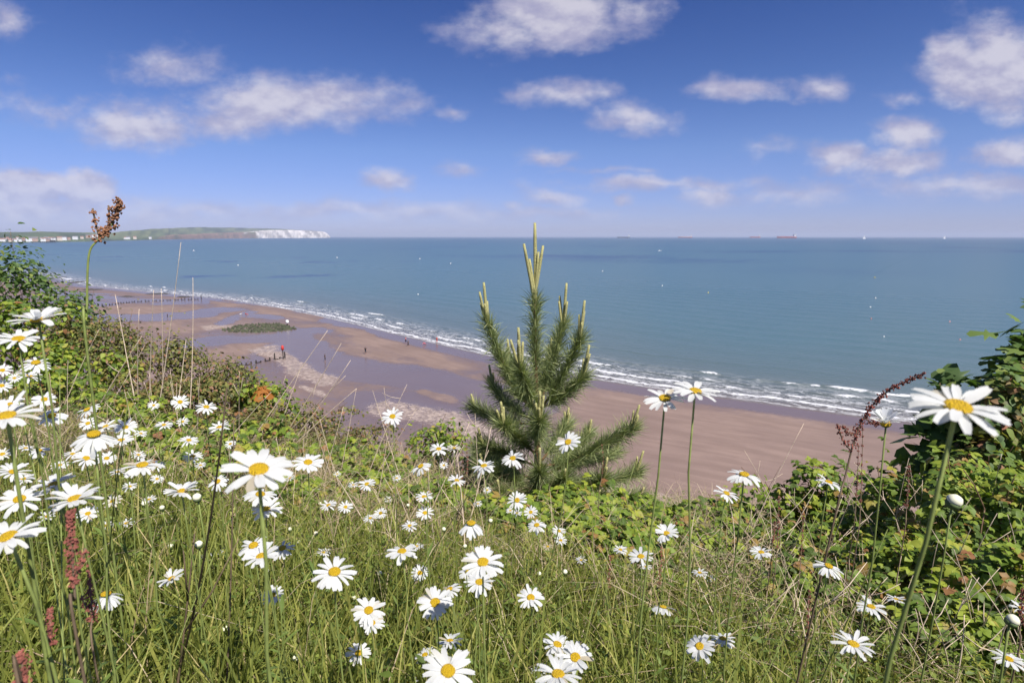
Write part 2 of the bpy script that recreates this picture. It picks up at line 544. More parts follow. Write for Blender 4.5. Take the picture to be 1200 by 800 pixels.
def sea_mat():
    m = bpy.data.materials.new('sea_water'); m.use_nodes = True
    N = NT(m.node_tree); b = m.node_tree.nodes['Principled BSDF']
    a = N.n('ShaderNodeAttribute', attribute_name='sd')
    sp = N.n('ShaderNodeSeparateXYZ', ins={0: a.outputs['Vector']})
    s_, d_, lg = sp.outputs
    cr = N.n('ShaderNodeAttribute', attribute_name='crest').outputs['Fac']
    tc = N.n('ShaderNodeTexCoord'); p = tc.outputs['Object']
    # suspended sand near the shore, clear turquoise then blue further out
    lgn = N.m('ADD', lg, N.m('MULTIPLY', N.m('SUBTRACT', N.noise(p, 0.02, 3.0), 0.5), 0.05))
    col = N.ramp(lgn, [(0.0, (0.153, 0.113, 0.090)), (0.16, (0.117, 0.113, 0.104)), (0.27, (0.095, 0.128, 0.126)), (0.38, (0.072, 0.135, 0.149)),
                       (0.50, (0.063, 0.131, 0.162)), (0.62, (0.050, 0.117, 0.162)), (0.80, (0.036, 0.090, 0.140)), (1.0, (0.018, 0.063, 0.117))])
    # cloud shadows painted into the water colour as darker, bluer stretches
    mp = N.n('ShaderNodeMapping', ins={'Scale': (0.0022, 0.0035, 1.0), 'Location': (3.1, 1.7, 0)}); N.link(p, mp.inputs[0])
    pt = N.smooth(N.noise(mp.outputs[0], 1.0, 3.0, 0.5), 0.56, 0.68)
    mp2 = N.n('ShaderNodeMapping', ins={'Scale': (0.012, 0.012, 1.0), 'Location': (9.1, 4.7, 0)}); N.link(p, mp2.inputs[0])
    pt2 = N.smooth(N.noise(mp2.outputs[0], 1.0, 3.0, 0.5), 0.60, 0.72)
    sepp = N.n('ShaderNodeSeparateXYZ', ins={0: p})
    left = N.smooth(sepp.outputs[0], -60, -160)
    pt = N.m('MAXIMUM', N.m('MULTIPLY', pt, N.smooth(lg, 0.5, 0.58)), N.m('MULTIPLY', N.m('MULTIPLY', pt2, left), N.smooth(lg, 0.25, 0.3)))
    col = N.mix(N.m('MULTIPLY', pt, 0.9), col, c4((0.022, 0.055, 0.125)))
    # foam
    fv = N.comb(N.m('MULTIPLY', s_, 0.16), N.m('MULTIPLY', d_, 0.55), 0.0)
    f1 = N.noise(fv, 1.0, 6.0, 0.65, 0.4)
    fv2 = N.comb(N.m('MULTIPLY', s_, 0.5), N.m('MULTIPLY', d_, 1.0), 5.0)
    f2 = N.noise(fv2, 1.0, 5.0, 0.7, 0.8)
    crf = N.smooth(N.m('ADD', N.m('MULTIPLY', cr, 1.0), N.m('MULTIPLY', N.m('SUBTRACT', f2, 0.5), 2.4)), 0.50, 0.85)
    band = N.m('MULTIPLY', N.smooth(d_, 0.0, 1.5), N.smooth(d_, 24.0, 7.0))
    lace = N.m('MULTIPLY', N.smooth(N.m('ABSOLUTE', N.m('SUBTRACT', f1, 0.5)), 0.045, 0.0), band)
    lace2 = N.m('MULTIPLY', N.smooth(f2, 0.57, 0.70), N.m('MULTIPLY', band, N.smooth(f1, 0.42, 0.60)))
    edge = N.m('MULTIPLY', N.smooth(N.m('ABSOLUTE', N.m('SUBTRACT', N.m('ADD', d_, N.m('MULTIPLY', N.m('SUBTRACT', f1, 0.5), 3.0)), 1.3)), 0.55, 0.1), N.smooth(f2, 0.4, 0.55))
    foam = N.m('MAXIMUM', N.m('MAXIMUM', crf, N.m('MULTIPLY', lace, 0.65)), N.m('MAXIMUM', N.m('MULTIPLY', lace2, 0.8), N.m('MULTIPLY', edge, 0.7)), clamp=True)
    col = N.mix(N.m('MULTIPLY', foam, 0.8), col, c4((0.80, 0.80, 0.82)))
    N.link(col, b.inputs['Base Color'])
    N.link(N.m('MAXIMUM', N.lin(lg, 0.2, 0.7, 0.22, 0.32), N.m('MULTIPLY', foam, 0.7)), b.inputs['Roughness'])
    b.inputs['IOR'].default_value = 1.33
    # wind waves, crests lying along the shore
    wv = N.comb(N.m('MULTIPLY', s_, 0.10), N.m('MULTIPLY', d_, 0.42), 0.0)
    w1 = N.noise(wv, 1.0, 4.0, 0.6, 0.3)
    mpw = N.n('ShaderNodeMapping', ins={'Rotation': (0, 0, R(15)), 'Scale': (0.22, 0.9, 1)}); N.link(p, mpw.inputs[0])
    w2 = N.noise(mpw.outputs[0], 1.0, 5.0, 0.65)
    hb = N.m('ADD', N.m('MULTIPLY', w1, 0.6), N.m('MULTIPLY', w2, 0.4))
    hb = N.m('ADD', hb, N.m('MULTIPLY', foam, 0.15))
    bp = N.n('ShaderNodeBump', ins={'Strength': 0.55, 'Distance': 1.0, 'Height': hb})
    N.link(bp.outputs[0], b.inputs['Normal'])
    return m


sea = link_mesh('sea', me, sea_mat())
tag(sea, 'calm turquoise sea with small breakers along the sand', 'sea', kind='structure')


# ---------------- headland across the bay
def headland():
    prof = [(-260, 272), (-120, 273), (-30, 272.5), (0, 272), (50, 271), (100, 272), (130, 272.5), (150, 270.3), (180, 268.2), (210, 266.8), (240, 266.2), (280, 267), (320, 268),
            (340, 268.8), (360, 269.8), (374, 270.8), (380, 271.6), (384, 273.5), (386.5, 277)]
    cliff = [(-260, .12), (100, .15), (150, .22), (190, .34), (230, .42), (270, .52), (290, .62), (310, .8), (330, .9), (350, .95), (380, 1.0), (387, 1.0)]
    dist = [(-260, 3300), (0, 3400), (100, 3900), (160, 5000), (240, 7600), (300, 9600), (387, 12000)]
    f_ = lambda tb, v: np.interp(v, [a for a, _ in tb], [b for _, b in tb])
    xs = np.concatenate([np.linspace(-260, -10, 40), np.linspace(-9, 386.5, 420)])
    rows = [(0, -.04), (0.003, .25), (.006, .55), (.010, .85), (.016, 1.0), (.05, None), (.12, None), (.2, None), (.3, None), (.42, None)]
    nr = len(rows)
    V = np.zeros((nr, len(xs), 3)); K = np.zeros((nr, len(xs), 3)); PXs = np.zeros((nr, len(xs)))
    top = f_(prof, xs); cf = f_(cliff, xs); D = f_(dist, xs)
    hor = 277.0
    rough = fbm(xs / 7, xs * 0, 3, 4)
    for j, (dr, hf) in enumerate(rows):
        d = D * (1 + dr) + rough * D * .006 * (1 if j < 5 else .3)
        for i, x in enumerate(xs):
            r = ray(x, hor); dirv = Vector((r.x, r.y)).normalized()
            hyp = math.hypot(r.x, r.y) / F
            zt = max((hor - top[i]) / F * D[i] * 1.2 / hyp + 25, 2.0)
            zc = max((hor - top[i]) / F * D[i] / hyp + 26, 2.0) * cf[i]
            taper = np.clip((386.5 - x) / 5.0, 0.25, 1)
            if hf is not None:
                z = zc * hf
            else:
                t = sstep(np.array(dr), .016, .2)
                z = zc + (zt - zc) * float(t)
                if dr > .2:
                    z = zt * (1 - .3 * (dr - .2) / .22)
            if x > 384 and j > 4: z *= .9
            V[j, i] = (dirv.x * d[i], dirv.y * d[i], z)
            PXs[j, i] = x
    V[:, :, 2] += 5.0 * fbm(V[:, :, 0] / 300, V[:, :, 1] / 300, 6) * (V[:, :, 2] > 8)
    n = len(xs)
    idx = np.arange(nr * n).reshape(nr, n)
    fcs = np.stack([idx[:-1, :-1], idx[:-1, 1:], idx[1:, 1:], idx[1:, :-1]], -1).reshape(-1, 4)
    me = new_mesh('headland', V.reshape(-1, 3), fcs, False)
    rowi = np.repeat(np.arange(nr), n).reshape(nr, n)
    wob = fbm(PXs / 9, rowi / 1.5, 8)
    isc = (rowi <= 4).astype(float)
    chalk = sstep(PXs + wob * 22 - (4 - rowi) * 5 + 8, 292, 304) * np.where(rowi <= 4, 1, 0)
    red = sstep(PXs + wob * 20, 175, 200) * isc * (1 - chalk) * sstep(wob, -.7, .0)
    colr = np.zeros((nr, n, 4)); colr[..., 3] = 1
    g1 = np.array((.075, .105, .045)); g2 = np.array((.13, .15, .065)); dk = np.array((.035, .055, .025))
    fld = sstep(vnoise(V[..., 0] / 260, V[..., 1] / 260, 31), -.2, .2)[..., None]
    wood = sstep(fbm(V[..., 0] / 350, V[..., 1] / 350, 77), .05, .25)[..., None]
    c = g1 * (1 - fld) + g2 * fld
    c = c * (1 - wood) + dk * wood
    c = c * (1 - red[..., None]) + np.array((.20, .12, .085)) * red[..., None]
    strk = (.38 + .62 * sstep(fbm((PXs + rowi * 2.5) / 2.6, rowi / 3.0, 15), -.4, .2))[..., None]
    c = c * (1 - chalk[..., None]) + np.array((.74, .68, .64)) * strk * chalk[..., None]
    colr[..., :3] = c
    fattr(me, 'rock', colr.reshape(-1, 4), 'FLOAT_COLOR')
    m = bpy.data.materials.new('headland_ground'); m.use_nodes = True
    N = NT(m.node_tree); b = m.node_tree.nodes['Principled BSDF']
    a = N.n('ShaderNodeAttribute', attribute_name='rock')
    tc = N.n('ShaderNodeTexCoord')
    nz = N.noise(tc.outputs['Object'], 0.012, 5.0, 0.65)
    fl = N.lin(nz, .3, .7, .65, 1.25)
    N.link(N.vm('MULTIPLY', a.outputs['Color'], N.comb(fl, fl, fl)), b.inputs['Base Color'])
    b.inputs['Roughness'].default_value = .95
    o = link_mesh('headland', me, m)
    tag(o, 'distant green headland ending in white chalk cliffs across the bay', 'headland', kind='structure')
    return o


headland()

# ---------------- cliff top we stand on
def g(x, y):
    x = np.asarray(x, dtype=np.float64); y = np.asarray(y, dtype=np.float64)
    z = -0.72 - 0.31 * np.maximum(y, -1.0)
    z = z + 0.17 * np.minimum(np.maximum(-x, 0), 6) - 0.10 * np.minimum(np.maximum(x, 0), 4)
    z = z - 0.035 * np.maximum(y - 3, 0) ** 2 * np.clip((x + 2.0) / 2.5, 0, 1)
    z = z + 0.05 * fbm(x / .9, y / .9, 2) * sstep(y, .6, 1.5)
    edge = 6.2 + np.where(x < 0, -0.16 * x, -.25 * x) + .4 * vnoise(x / 1.3, x * 0, 4)
    edge = np.clip(edge, 4.6, 8.5)
    z = z - 1.45 * np.maximum(y - edge, 0)
    return np.maximum(z, -HCAM - .3)


def gz(x, y):
    return HCAM + float(g(np.array([x]), np.array([y]))[0])


gx = np.concatenate([np.linspace(-40, -9, 20)[:-1], np.linspace(-9, 8, 200), np.linspace(8, 40, 20)[1:]])
gy = np.concatenate([np.linspace(-6, 0, 10)[:-1], np.linspace(0, 9, 130), np.linspace(9, 34, 60)[1:]])
GX, GY = np.meshgrid(gx, gy)
GZ = g(GX, GY) + HCAM
idx = np.arange(GX.size).reshape(GX.shape)
fc = np.stack([idx[:-1, :-1], idx[:-1, 1:], idx[1:, 1:], idx[1:, :-1]], -1).reshape(-1, 4)
me = new_mesh('cliff_top', np.stack([GX, GY, GZ], -1).reshape(-1, 3), fc, True)
m = bpy.data.materials.new('cliff_soil'); m.use_nodes = True
N = NT(m.node_tree); b = m.node_tree.nodes['Principled BSDF']
tc = N.n('ShaderNodeTexCoord')
nz = N.noise(tc.outputs['Object'], 14.0, 6.0, .65)
n0 = N.noise(tc.outputs['Object'], 1.3, 3.0, .6)
N.link(N.mix(N.smooth(n0, .35, .65), N.ramp(nz, [(.3, (.035, .026, .016)), (.55, (.075, .06, .03)), (.75, (.17, .14, .08))]), N.ramp(nz, [(.3, (.02, .03, .01)), (.55, (.05, .07, .02)), (.75, (.11, .12, .045))])), b.inputs['Base Color'])
b.inputs['Roughness'].default_value = .95
bp = N.n('ShaderNodeBump', ins={'Strength': .8, 'Distance': .03, 'Height': nz}); N.link(bp.outputs[0], b.inputs['Normal'])
tag(link_mesh('cliff_top', me, m), 'sloping cliff top of soil and thatch under the meadow', 'ground', kind='structure')

# ---------------- the air
def haze():
    V, Fq = boxm(0, 0, 100 - 3, 100000, 100000, 206)
    me = new_mesh('haze', V, Fq)
    m = bpy.data.materials.new('haze_air'); m.use_nodes = True
    t = m.node_tree; t.nodes.clear()
    out = t.nodes.new('ShaderNodeOutputMaterial')
    vol = t.nodes.new('ShaderNodeVolumePrincipled')
    vol.inputs['Color'].default_value = (0.72, 0.80, 1.0, 1)
    vol.inputs['Density'].default_value = 0.00006
    vol.inputs['Anisotropy'].default_value = 0.0
    t.links.new(vol.outputs[0], out.inputs['Volume'])
    o = link_mesh('haze', me, m)
    tag(o, 'thin pale sea haze lying over the whole bay', 'haze', kind='stuff')


haze()

# ================================================================== PLANTS: materials and builders
def leaf_mat(name, stops, source='object', trans=0.35, rough=0.55, vein=0.12):
    m = bpy.data.materials.new(name); m.use_nodes = True
    t = m.node_tree; N = NT(t); b = t.nodes['Principled BSDF']; out = t.nodes['Material Output']
    if source == 'object':
        f = N.n('ShaderNodeObjectInfo').outputs['Random']
    else:
        f = N.n('ShaderNodeAttribute', attribute_name='rnd').outputs['Fac']
    c = N.ramp(f, stops)
    tc = N.n('ShaderNodeTexCoord')
    nz = N.noise(tc.outputs['Object'], 60.0, 3.0)
    k = N.lin(nz, .3, .7, 1 - vein, 1 + vein)
    c = N.vm('MULTIPLY', c, N.comb(k, k, k))
    N.link(c, b.inputs['Base Color'])
    b.inputs['Roughness'].default_value = rough
    b.inputs['Specular IOR Level'].default_value = 0.35
    tr = N.n('ShaderNodeBsdfTranslucent')
    N.link(N.vm('MULTIPLY', c, (1.15, 1.25, 0.6)), tr.inputs[0])
    mx = N.n('ShaderNodeMixShader', ins={0: trans, 1: b.outputs[0], 2: tr.outputs[0]})
    N.link(mx.outputs[0], out.inputs[0])
    return m


BRAMBLE = [(0, (0.077, 0.119, 0.025)), (.3, (0.140, 0.217, 0.031)), (.6, (0.238, 0.315, 0.039)), (.85, (0.350, 0.392, 0.049)), (.95, (0.350, 0.238, 0.070)), (1, (0.280, 0.126, 0.056))]
DARKGREEN = [(0, (0.047, 0.085, 0.022)), (.4, (0.085, 0.151, 0.038)), (.8, (0.160, 0.235, 0.056)), (1, (0.264, 0.302, 0.075))]
OLIVE = [(0, (0.081, 0.095, 0.027)), (.4, (0.162, 0.176, 0.047)), (.7, (0.257, 0.257, 0.068)), (.88, (0.284, 0.189, 0.081)), (1, (0.351, 0.162, 0.101))]
GRASS = [(0, (0.111, 0.131, 0.030)), (.35, (0.204, 0.234, 0.045)), (.6, (0.308, 0.326, 0.071)), (.8, (0.444, 0.411, 0.119)), (.9, (0.616, 0.492, 0.237)), (1, (0.739, 0.571, 0.345))]
M = {}
M['bramble'] = leaf_mat('bramble_leaf', BRAMBLE)
M['bramble_a'] = leaf_mat('bramble_foliage', BRAMBLE, 'attr')
M['dark'] = leaf_mat('dark_leaf', DARKGREEN)
M['dark_a'] = leaf_mat('dark_foliage', DARKGREEN, 'attr')
M['olive_a'] = leaf_mat('olive_foliage', OLIVE, 'attr')
M['grass'] = leaf_mat('grass_blade', GRASS, 'attr', .42, .6)
M['straw'] = leaf_mat('straw', [(0, (.22, .16, .09)), (.5, (.38, .29, .18)), (1, (.55, .45, .32))], 'attr', .15, .7)
M['herb'] = leaf_mat('herb_leaf', [(0, (.07, .105, .022)), (.5, (.135, .19, .035)), (.85, (.25, .29, .05)), (1, (.38, .36, .07))], 'attr', .3, .55)
M['stem'] = simple_mat('green_stem', (.20, .24, .065), .6, .25, 90)
M['darkstem'] = simple_mat('dark_stem', (.15, .105, .065), .7, .3, 60)
M['cane'] = simple_mat('cane', (.16, .10, .06), .75, .35, 40)
M['dry'] = simple_mat('dry_stalk', (.60, .48, .36), .8, .25, 60)
M['bark'] = simple_mat('pine_bark', (.16, .085, .05), .9, .4, 70, .2, .6)


def petal_mat():
    m = bpy.data.materials.new('white_petal'); m.use_nodes = True
    t = m.node_tree; N = NT(t); b = t.nodes['Principled BSDF']; out = t.nodes['Material Output']
    rn = N.n('ShaderNodeObjectInfo').outputs['Random']
    N.link(N.ramp(rn, [(0, (.80, .80, .79)), (.93, (.80, .80, .78)), (.97, (.74, .70, .60)), (1, (.58, .48, .34))]), b.inputs['Base Color'])
    b.inputs['Roughness'].default_value = .6
    b.inputs['Specular IOR Level'].default_value = .25
    tr = N.n('ShaderNodeBsdfTranslucent', ins={0: (.78, .80, .80, 1)})
    mx = N.n('ShaderNodeMixShader', ins={0: .45, 1: b.outputs[0], 2: tr.outputs[0]})
    N.link(mx.outputs[0], out.inputs[0])
    return m


def disc_mat():
    m = bpy.data.materials.new('yellow_disc'); m.use_nodes = True
    t = m.node_tree; N = NT(t); b = t.nodes['Principled BSDF']
    tc = N.n('ShaderNodeTexCoord')
    vo = N.n('ShaderNodeTexVoronoi', ins={'Scale': 26.0}); N.link(tc.outputs['Object'], vo.inputs['Vector'])
    c = N.ramp(vo.outputs['Distance'], [(0, (.96, .66, .012)), (.6, (.92, .57, .010)), (1, (.70, .38, .006))])
    N.link(c, b.inputs['Base Color'])
    b.inputs['Roughness'].default_value = .75
    bp = N.n('ShaderNodeBump', ins={'Strength': .7, 'Distance': .05, 'Height': vo.outputs['Distance']}); bp.invert = True
    N.link(bp.outputs[0], b.inputs['Normal'])
    return m


M['petal'] = petal_mat(); M['disc'] = disc_mat()
M['calyx'] = simple_mat('calyx', (.10, .14, .05), .7, .3, 60)
M['cream'] = simple_mat('bud_petal', (.72, .70, .52), .6, .1, 50)


def rot_from(n, d):
    """3x3 arrays from normals n and directions d (N,3)"""
    n = n / np.linalg.norm(n, axis=1, keepdims=True)
    d = d - (d * n).sum(1, keepdims=True) * n
    d = d / (np.linalg.norm(d, axis=1, keepdims=True) + 1e-9)
    y = np.cross(n, d)
    return np.stack([d, y, n], -1)


def scatter(tv, tf, pos, rot, scale):
    """copies of one triangulated template"""
    tv = np.asarray(tv); tf = np.asarray(tf)
    P = np.einsum('nij,vj->nvi', rot, tv) * scale[:, None, None] + pos[:, None, :]
    n, v = P.shape[:2]
    Fc = (tf[None] + (np.arange(n) * v)[:, None, None]).reshape(-1, 3)
    return P.reshape(-1, 3), Fc, v


def leaflet(L=1.0, W=.36, fold=.18, droop=.22, serr=.06, seed=0):
    r_ = random.Random(seed)
    ts = [0, .14, .34, .56, .78, 1.0]
    pf = [0, .72, 1.0, .92, .58, 0]
    V = []; T = []
    mid = []; lf = []; rt = []
    for i, (t, w) in enumerate(zip(ts, pf)):
        z = -droop * t * t * L
        mid.append(len(V)); V.append((t * L, 0, z))
        if 0 < i < 5:
            a = W * w * (1 + r_.uniform(-1, 1) * serr * 2)
            lf.append(len(V)); V.append((t * L + r_.uniform(-1, 1) * serr * .4, a, z + fold * a))
            a = W * w * (1 + r_.uniform(-1, 1) * serr * 2)
            rt.append(len(V)); V.append((t * L + r_.uniform(-1, 1) * serr * .4, -a, z + fold * a))
    T += [(mid[0], mid[1], lf[0]), (mid[0], rt[0], mid[1])]
    for i in range(3):
        T += [(mid[i + 1], mid[i + 2], lf[i]), (mid[i + 2], lf[i + 1], lf[i])]
        T += [(mid[i + 1], rt[i], mid[i + 2]), (mid[i + 2], rt[i], rt[i + 1])]
    T += [(mid[4], mid[5], lf[3]), (mid[4], rt[3], mid[5])]
    return V, T


def rotz(V, a, off=(0, 0, 0), s=1.0, tilt=0.0):
    mt = Matrix.Rotation(a, 3, 'Z') @ Matrix.Rotation(tilt, 3, 'Y')
    return [tuple(mt @ (Vector(v) * s) + Vector(off)) for v in V]


def tri_leaf(seed):
    """bramble leaf: three leaflets on a stalk, about 1 unit long"""
    parts = []
    a = leaflet(.58, .23, .2, .2, .08, seed); parts.append((rotz(a[0], 0, (.42, 0, 0)), a[1]))
    a = leaflet(.48, .19, .2, .25, .08, seed + 1); parts.append((rotz(a[0], R(72), (.38, 0, 0), 1, .1), a[1]))
    a = leaflet(.48, .19, .2, .25, .08, seed + 2); parts.append((rotz(a[0], R(-72), (.38, 0, 0), 1, .1), a[1]))
    parts.append(([(0, .012, -.02), (0, -.012, -.02), (.44, -.01, 0), (.44, .01, 0)], [(0, 1, 2), (0, 2, 3)]))
    return merge(parts)


def lobed_leaf(seed):
    """sycamore leaf, five lobes"""
    r_ = random.Random(seed)
    out = []
    for k in range(11):
        a = -140 + 28 * k
        rad = (.62, .30, .78, .30, 0.92, .34)[k if k < 6 else 10 - k] if k != 5 else 1.0
        rad *= 1 + r_.uniform(-.06, .06)
        out.append((math.cos(R(a)) * rad * .6 + .34, math.sin(R(a)) * rad * .6, -.10 * rad * rad + r_.uniform(-.02, .02)))
    V = [(.30, 0, .03)] + out + [(0, .01, 0), (0, -.01, 0)]
    T = [(0, k, k + 1) for k in range(1, 11)] + [(0, 12, 13), (0, 11, 12), (0, 13, 1)]
    return V, T


TRI = [tri_leaf(s) for s in (1, 5, 9, 14)]
OVAL = [leaflet(1.0, .33, .2, .25, .05, s) for s in (3, 8, 12)]
LOBED = [lobed_leaf(s) for s in (2, 4, 6)]
LEAF_MESH = {}


def leaf_mesh(kind, i, mat):
    key = (kind, i, mat.name)
    if key not in LEAF_MESH:
        v, f = {'tri': TRI, 'oval': OVAL, 'lobed': LOBED}[kind][i]
        me = new_mesh('leaf', v, np.array(f))
        me.materials.append(mat)
        LEAF_MESH[key] = me
    return LEAF_MESH[key]


def shrub(name, label, cat, group, px, top, Y, hw, leaf, size, n_part, n_stuff, mats, canes=6, seed=0, minh=.22, spiky=0.0, flat=.6):
    """a shrub with canes, leaves one by one where they show large, and the inner foliage as one mass"""
    r_ = np.random.default_rng(seed + 100); rr = random.Random(seed)
    P = aty(px, top, Y)
    bx, by = P.x, P.y
    gb = gz(bx, by)
    h = max(P.z - gb, minh)
    rx = hw / F * Y
    ry = rx * .8
    root = empty(name, (bx, by, gb))
    tag(root, label, cat, group)
    base = np.array((bx, by, gb))
    # lumps make an uneven crown
    K = 9
    lc = np.stack([r_.uniform(-1, 1, K) * rx * .75, r_.uniform(-1, 1, K) * ry * .75, r_.uniform(.25, .85, K) * h], -1)
    lc[0] = (0, 0, h * .8)
    lr = np.stack([rx * r_.uniform(.3, .55, K), ry * r_.uniform(.3, .55, K), np.minimum(h * r_.uniform(.22, .4, K), h * .95)], -1)
    lr[0, 2] = h * .22
    n = n_part + n_stuff
    k = r_.integers(0, K, n)
    dv = r_.normal(size=(n, 3)); dv[:, 2] = np.where(r_.random(n) < .7, np.abs(dv[:, 2]), dv[:, 2])
    dv /= np.linalg.norm(dv, axis=1, keepdims=True)
    rad = r_.uniform(.55, 1.08, n) + (r_.random(n) < .12) * r_.uniform(0, .35 + spiky, n)
    loc = lc[k] + dv * lr[k] * rad[:, None]
    gzv = g(loc[:, 0] + bx, loc[:, 1] + by) + HCAM - gb
    loc[:, 2] = np.maximum(loc[:, 2], gzv + r_.uniform(.015, .12, n))
    nrm = dv * .7 + np.array((0.15, -.25, 1.0)) * flat + r_.normal(size=(n, 3)) * .38
    dr = dv + r_.normal(size=(n, 3)) * .5 + np.array((0, 0, -.25))
    rot = rot_from(nrm, dr)
    sz = size * r_.uniform(.5, 1.35, n)
    # leaves that show largest: outside, top and near side
    score = rad + .5 * dv[:, 2] - .55 * loc[:, 1] / max(ry, .1) + .6 * loc[:, 2] / max(h, .1) + r_.random(n) * .5
    order = np.argsort(-score)
    nk = len({'tri': TRI, 'oval': OVAL, 'lobed': LOBED}[leaf])
    for i in order[:n_part]:
        o = bpy.data.objects.new('leaf', leaf_mesh(leaf, rr.randrange(nk), mats[0]))
        COL.objects.link(o); o.parent = root
        mt = Matrix([list(rot[i][0]), list(rot[i][1]), list(rot[i][2])]).to_4x4()
        o.matrix_basis = Matrix.Translation(loc[i]) @ mt @ Matrix.Scale(sz[i], 4)
    rest = order[n_part:]
    if len(rest):
        Vs = []; Fs = []; rn = []; off = 0
        lst = {'tri': TRI, 'oval': OVAL, 'lobed': LOBED}[leaf]
        for q in range(nk):
            ids = rest[q::nk]
            if not len(ids): continue
            v, f, nv = scatter(lst[q][0], lst[q][1], loc[ids], rot[ids], sz[ids])
            Vs.append(v); Fs.append(f + off); off += len(v)
            rn.append(np.repeat(r_.random(len(ids)), nv))
        me = new_mesh('foliage', np.concatenate(Vs), np.concatenate(Fs))
        fattr(me, 'rnd', np.concatenate(rn))
        o = link_mesh('foliage', me, mats[1], root); o['kind'] = 'stuff'
    for c in range(canes):
        j = rr.randrange(K)
        e = Vector(lc[j]) + Vector((rr.uniform(-1, 1) * rx * .3, rr.uniform(-1, 1) * ry * .3, lr[j][2] * rr.uniform(.7, 1.3)))
        s = Vector((rr.uniform(-.3, .3) * rx, rr.uniform(-.3, .3) * ry, -.03))
        s.z = gz(bx + s.x, by + s.y) - gb - .03
        mid = (s + e) / 2 + Vector((rr.uniform(-.05, .05), rr.uniform(-.05, .05), h * rr.uniform(.1, .35)))
        pts = [s.lerp(mid, t).lerp(mid.lerp(e, t), t) for t in [q / 6 for q in range(7)]]
        v, f = tube(pts, [.0045 - .0004 * q for q in range(7)], 5)
        link_mesh('cane', new_mesh('cane', v, f, True), M['cane'], root)
    return root


# ------------------------------------------------------------------ daisies
def petal_template(seed, nt=6):
    r_ = random.Random(seed)
    V = []; T = []
    prof = [.45, .8, .98, 1.0, .86, .50] if seed % 2 else [.42, .74, .93, 1.02, .95, .62]
    W = .105 + r_.uniform(-.012, .012)
    droop = r_.uniform(-.02, .10) if seed < 6 else r_.choice((.26, .34, -.14)); cup = r_.uniform(.10, .25)
    for i in range(nt):
        t = i / (nt - 1)
        x = .20 + .80 * t
        z = -droop * t * t + .03 * math.sin(t * 3)
        w = W * prof[i]
        for s in (-1, 0, 1):
            tip = -.025 * (1 if s == 0 else 0) if i == nt - 1 else 0      # notched tip
            V.append((x + tip, s * w, z + cup * w * abs(s)))
    for i in range(nt - 1):
        a = i * 3; b_ = a + 3
        T += [(a, b_, b_ + 1, a + 1), (a + 1, b_ + 1, b_ + 2, a + 2)]
    return V, T


PET = [petal_template(s) for s in range(9)]
PET_MESH = []
for v, f in PET:
    me = new_mesh('petal', v, f, True); me.materials.append(M['petal']); PET_MESH.append(me)


def lathe(prof, n=14):
    V = []; Fc = []
    for r0, z in prof:
        for k in range(n):
            a = 2 * math.pi * k / n
            V.append((r0 * math.cos(a), r0 * math.sin(a), z))
    for i in range(len(prof) - 1):
        for k in range(n):
            k2 = (k + 1) % n
            Fc.append((i * n + k, i * n + k2, (i + 1) * n + k2, (i + 1) * n + k))
    Fc.append(tuple((len(prof) - 1) * n + k for k in range(n)))
    Fc.append(tuple(range(n))[::-1])
    return V, Fc


v, f = lathe([(.27, .0), (.285, .03), (.27, .075), (.22, .115), (.14, .135), (.06, .125), (.01, .118)], 18)
DISC = new_mesh('disc', v, f, True); DISC.materials.append(M['disc'])
v, f = lathe([(.045, -.17), (.12, -.15), (.22, -.09), (.27, -.02), (.25, .01)], 12)
CALYX = new_mesh('calyx', v, f, True); CALYX.materials.append(M['calyx'])
# whole ring for flowers too small to show each petal
def ring_mesh(seed):
    r_ = random.Random(seed); parts = []
    n = r_.randint(17, 22)
    for k in range(n):
        v, f = petal_template(r_.randrange(6), 4) if False else PET[r_.randrange(6)]
        mt = Matrix.Rotation(2 * math.pi * k / n + r_.uniform(-.07, .07), 3, 'Z') @ Matrix.Rotation(R(r_.gauss(-3, 9)), 3, 'Y')
        parts.append(([tuple(mt @ Vector(q)) for q in v], f))
    v, f = merge(parts)
    me = new_mesh('petals', v, f, True); me.materials.append(M['petal'])
    return me


RINGS = [ring_mesh(s) for s in range(5)]
v, f = leaflet(1.0, .10, .25, .35, .09, 77)
STEM_LEAF = new_mesh('stem_leaf', v, np.array(f)); STEM_LEAF.materials.append(leaf_mat('daisy_leaf', [(0, (.12, .18, .04)), (1, (.20, .27, .06))]))


def stem_curve(s, e, bend, n=9):
    mid = (s + e) / 2 + bend
    return [s.lerp(mid, t).lerp(mid.lerp(e, t), t) for t in [q / (n - 1) for q in range(n)]]


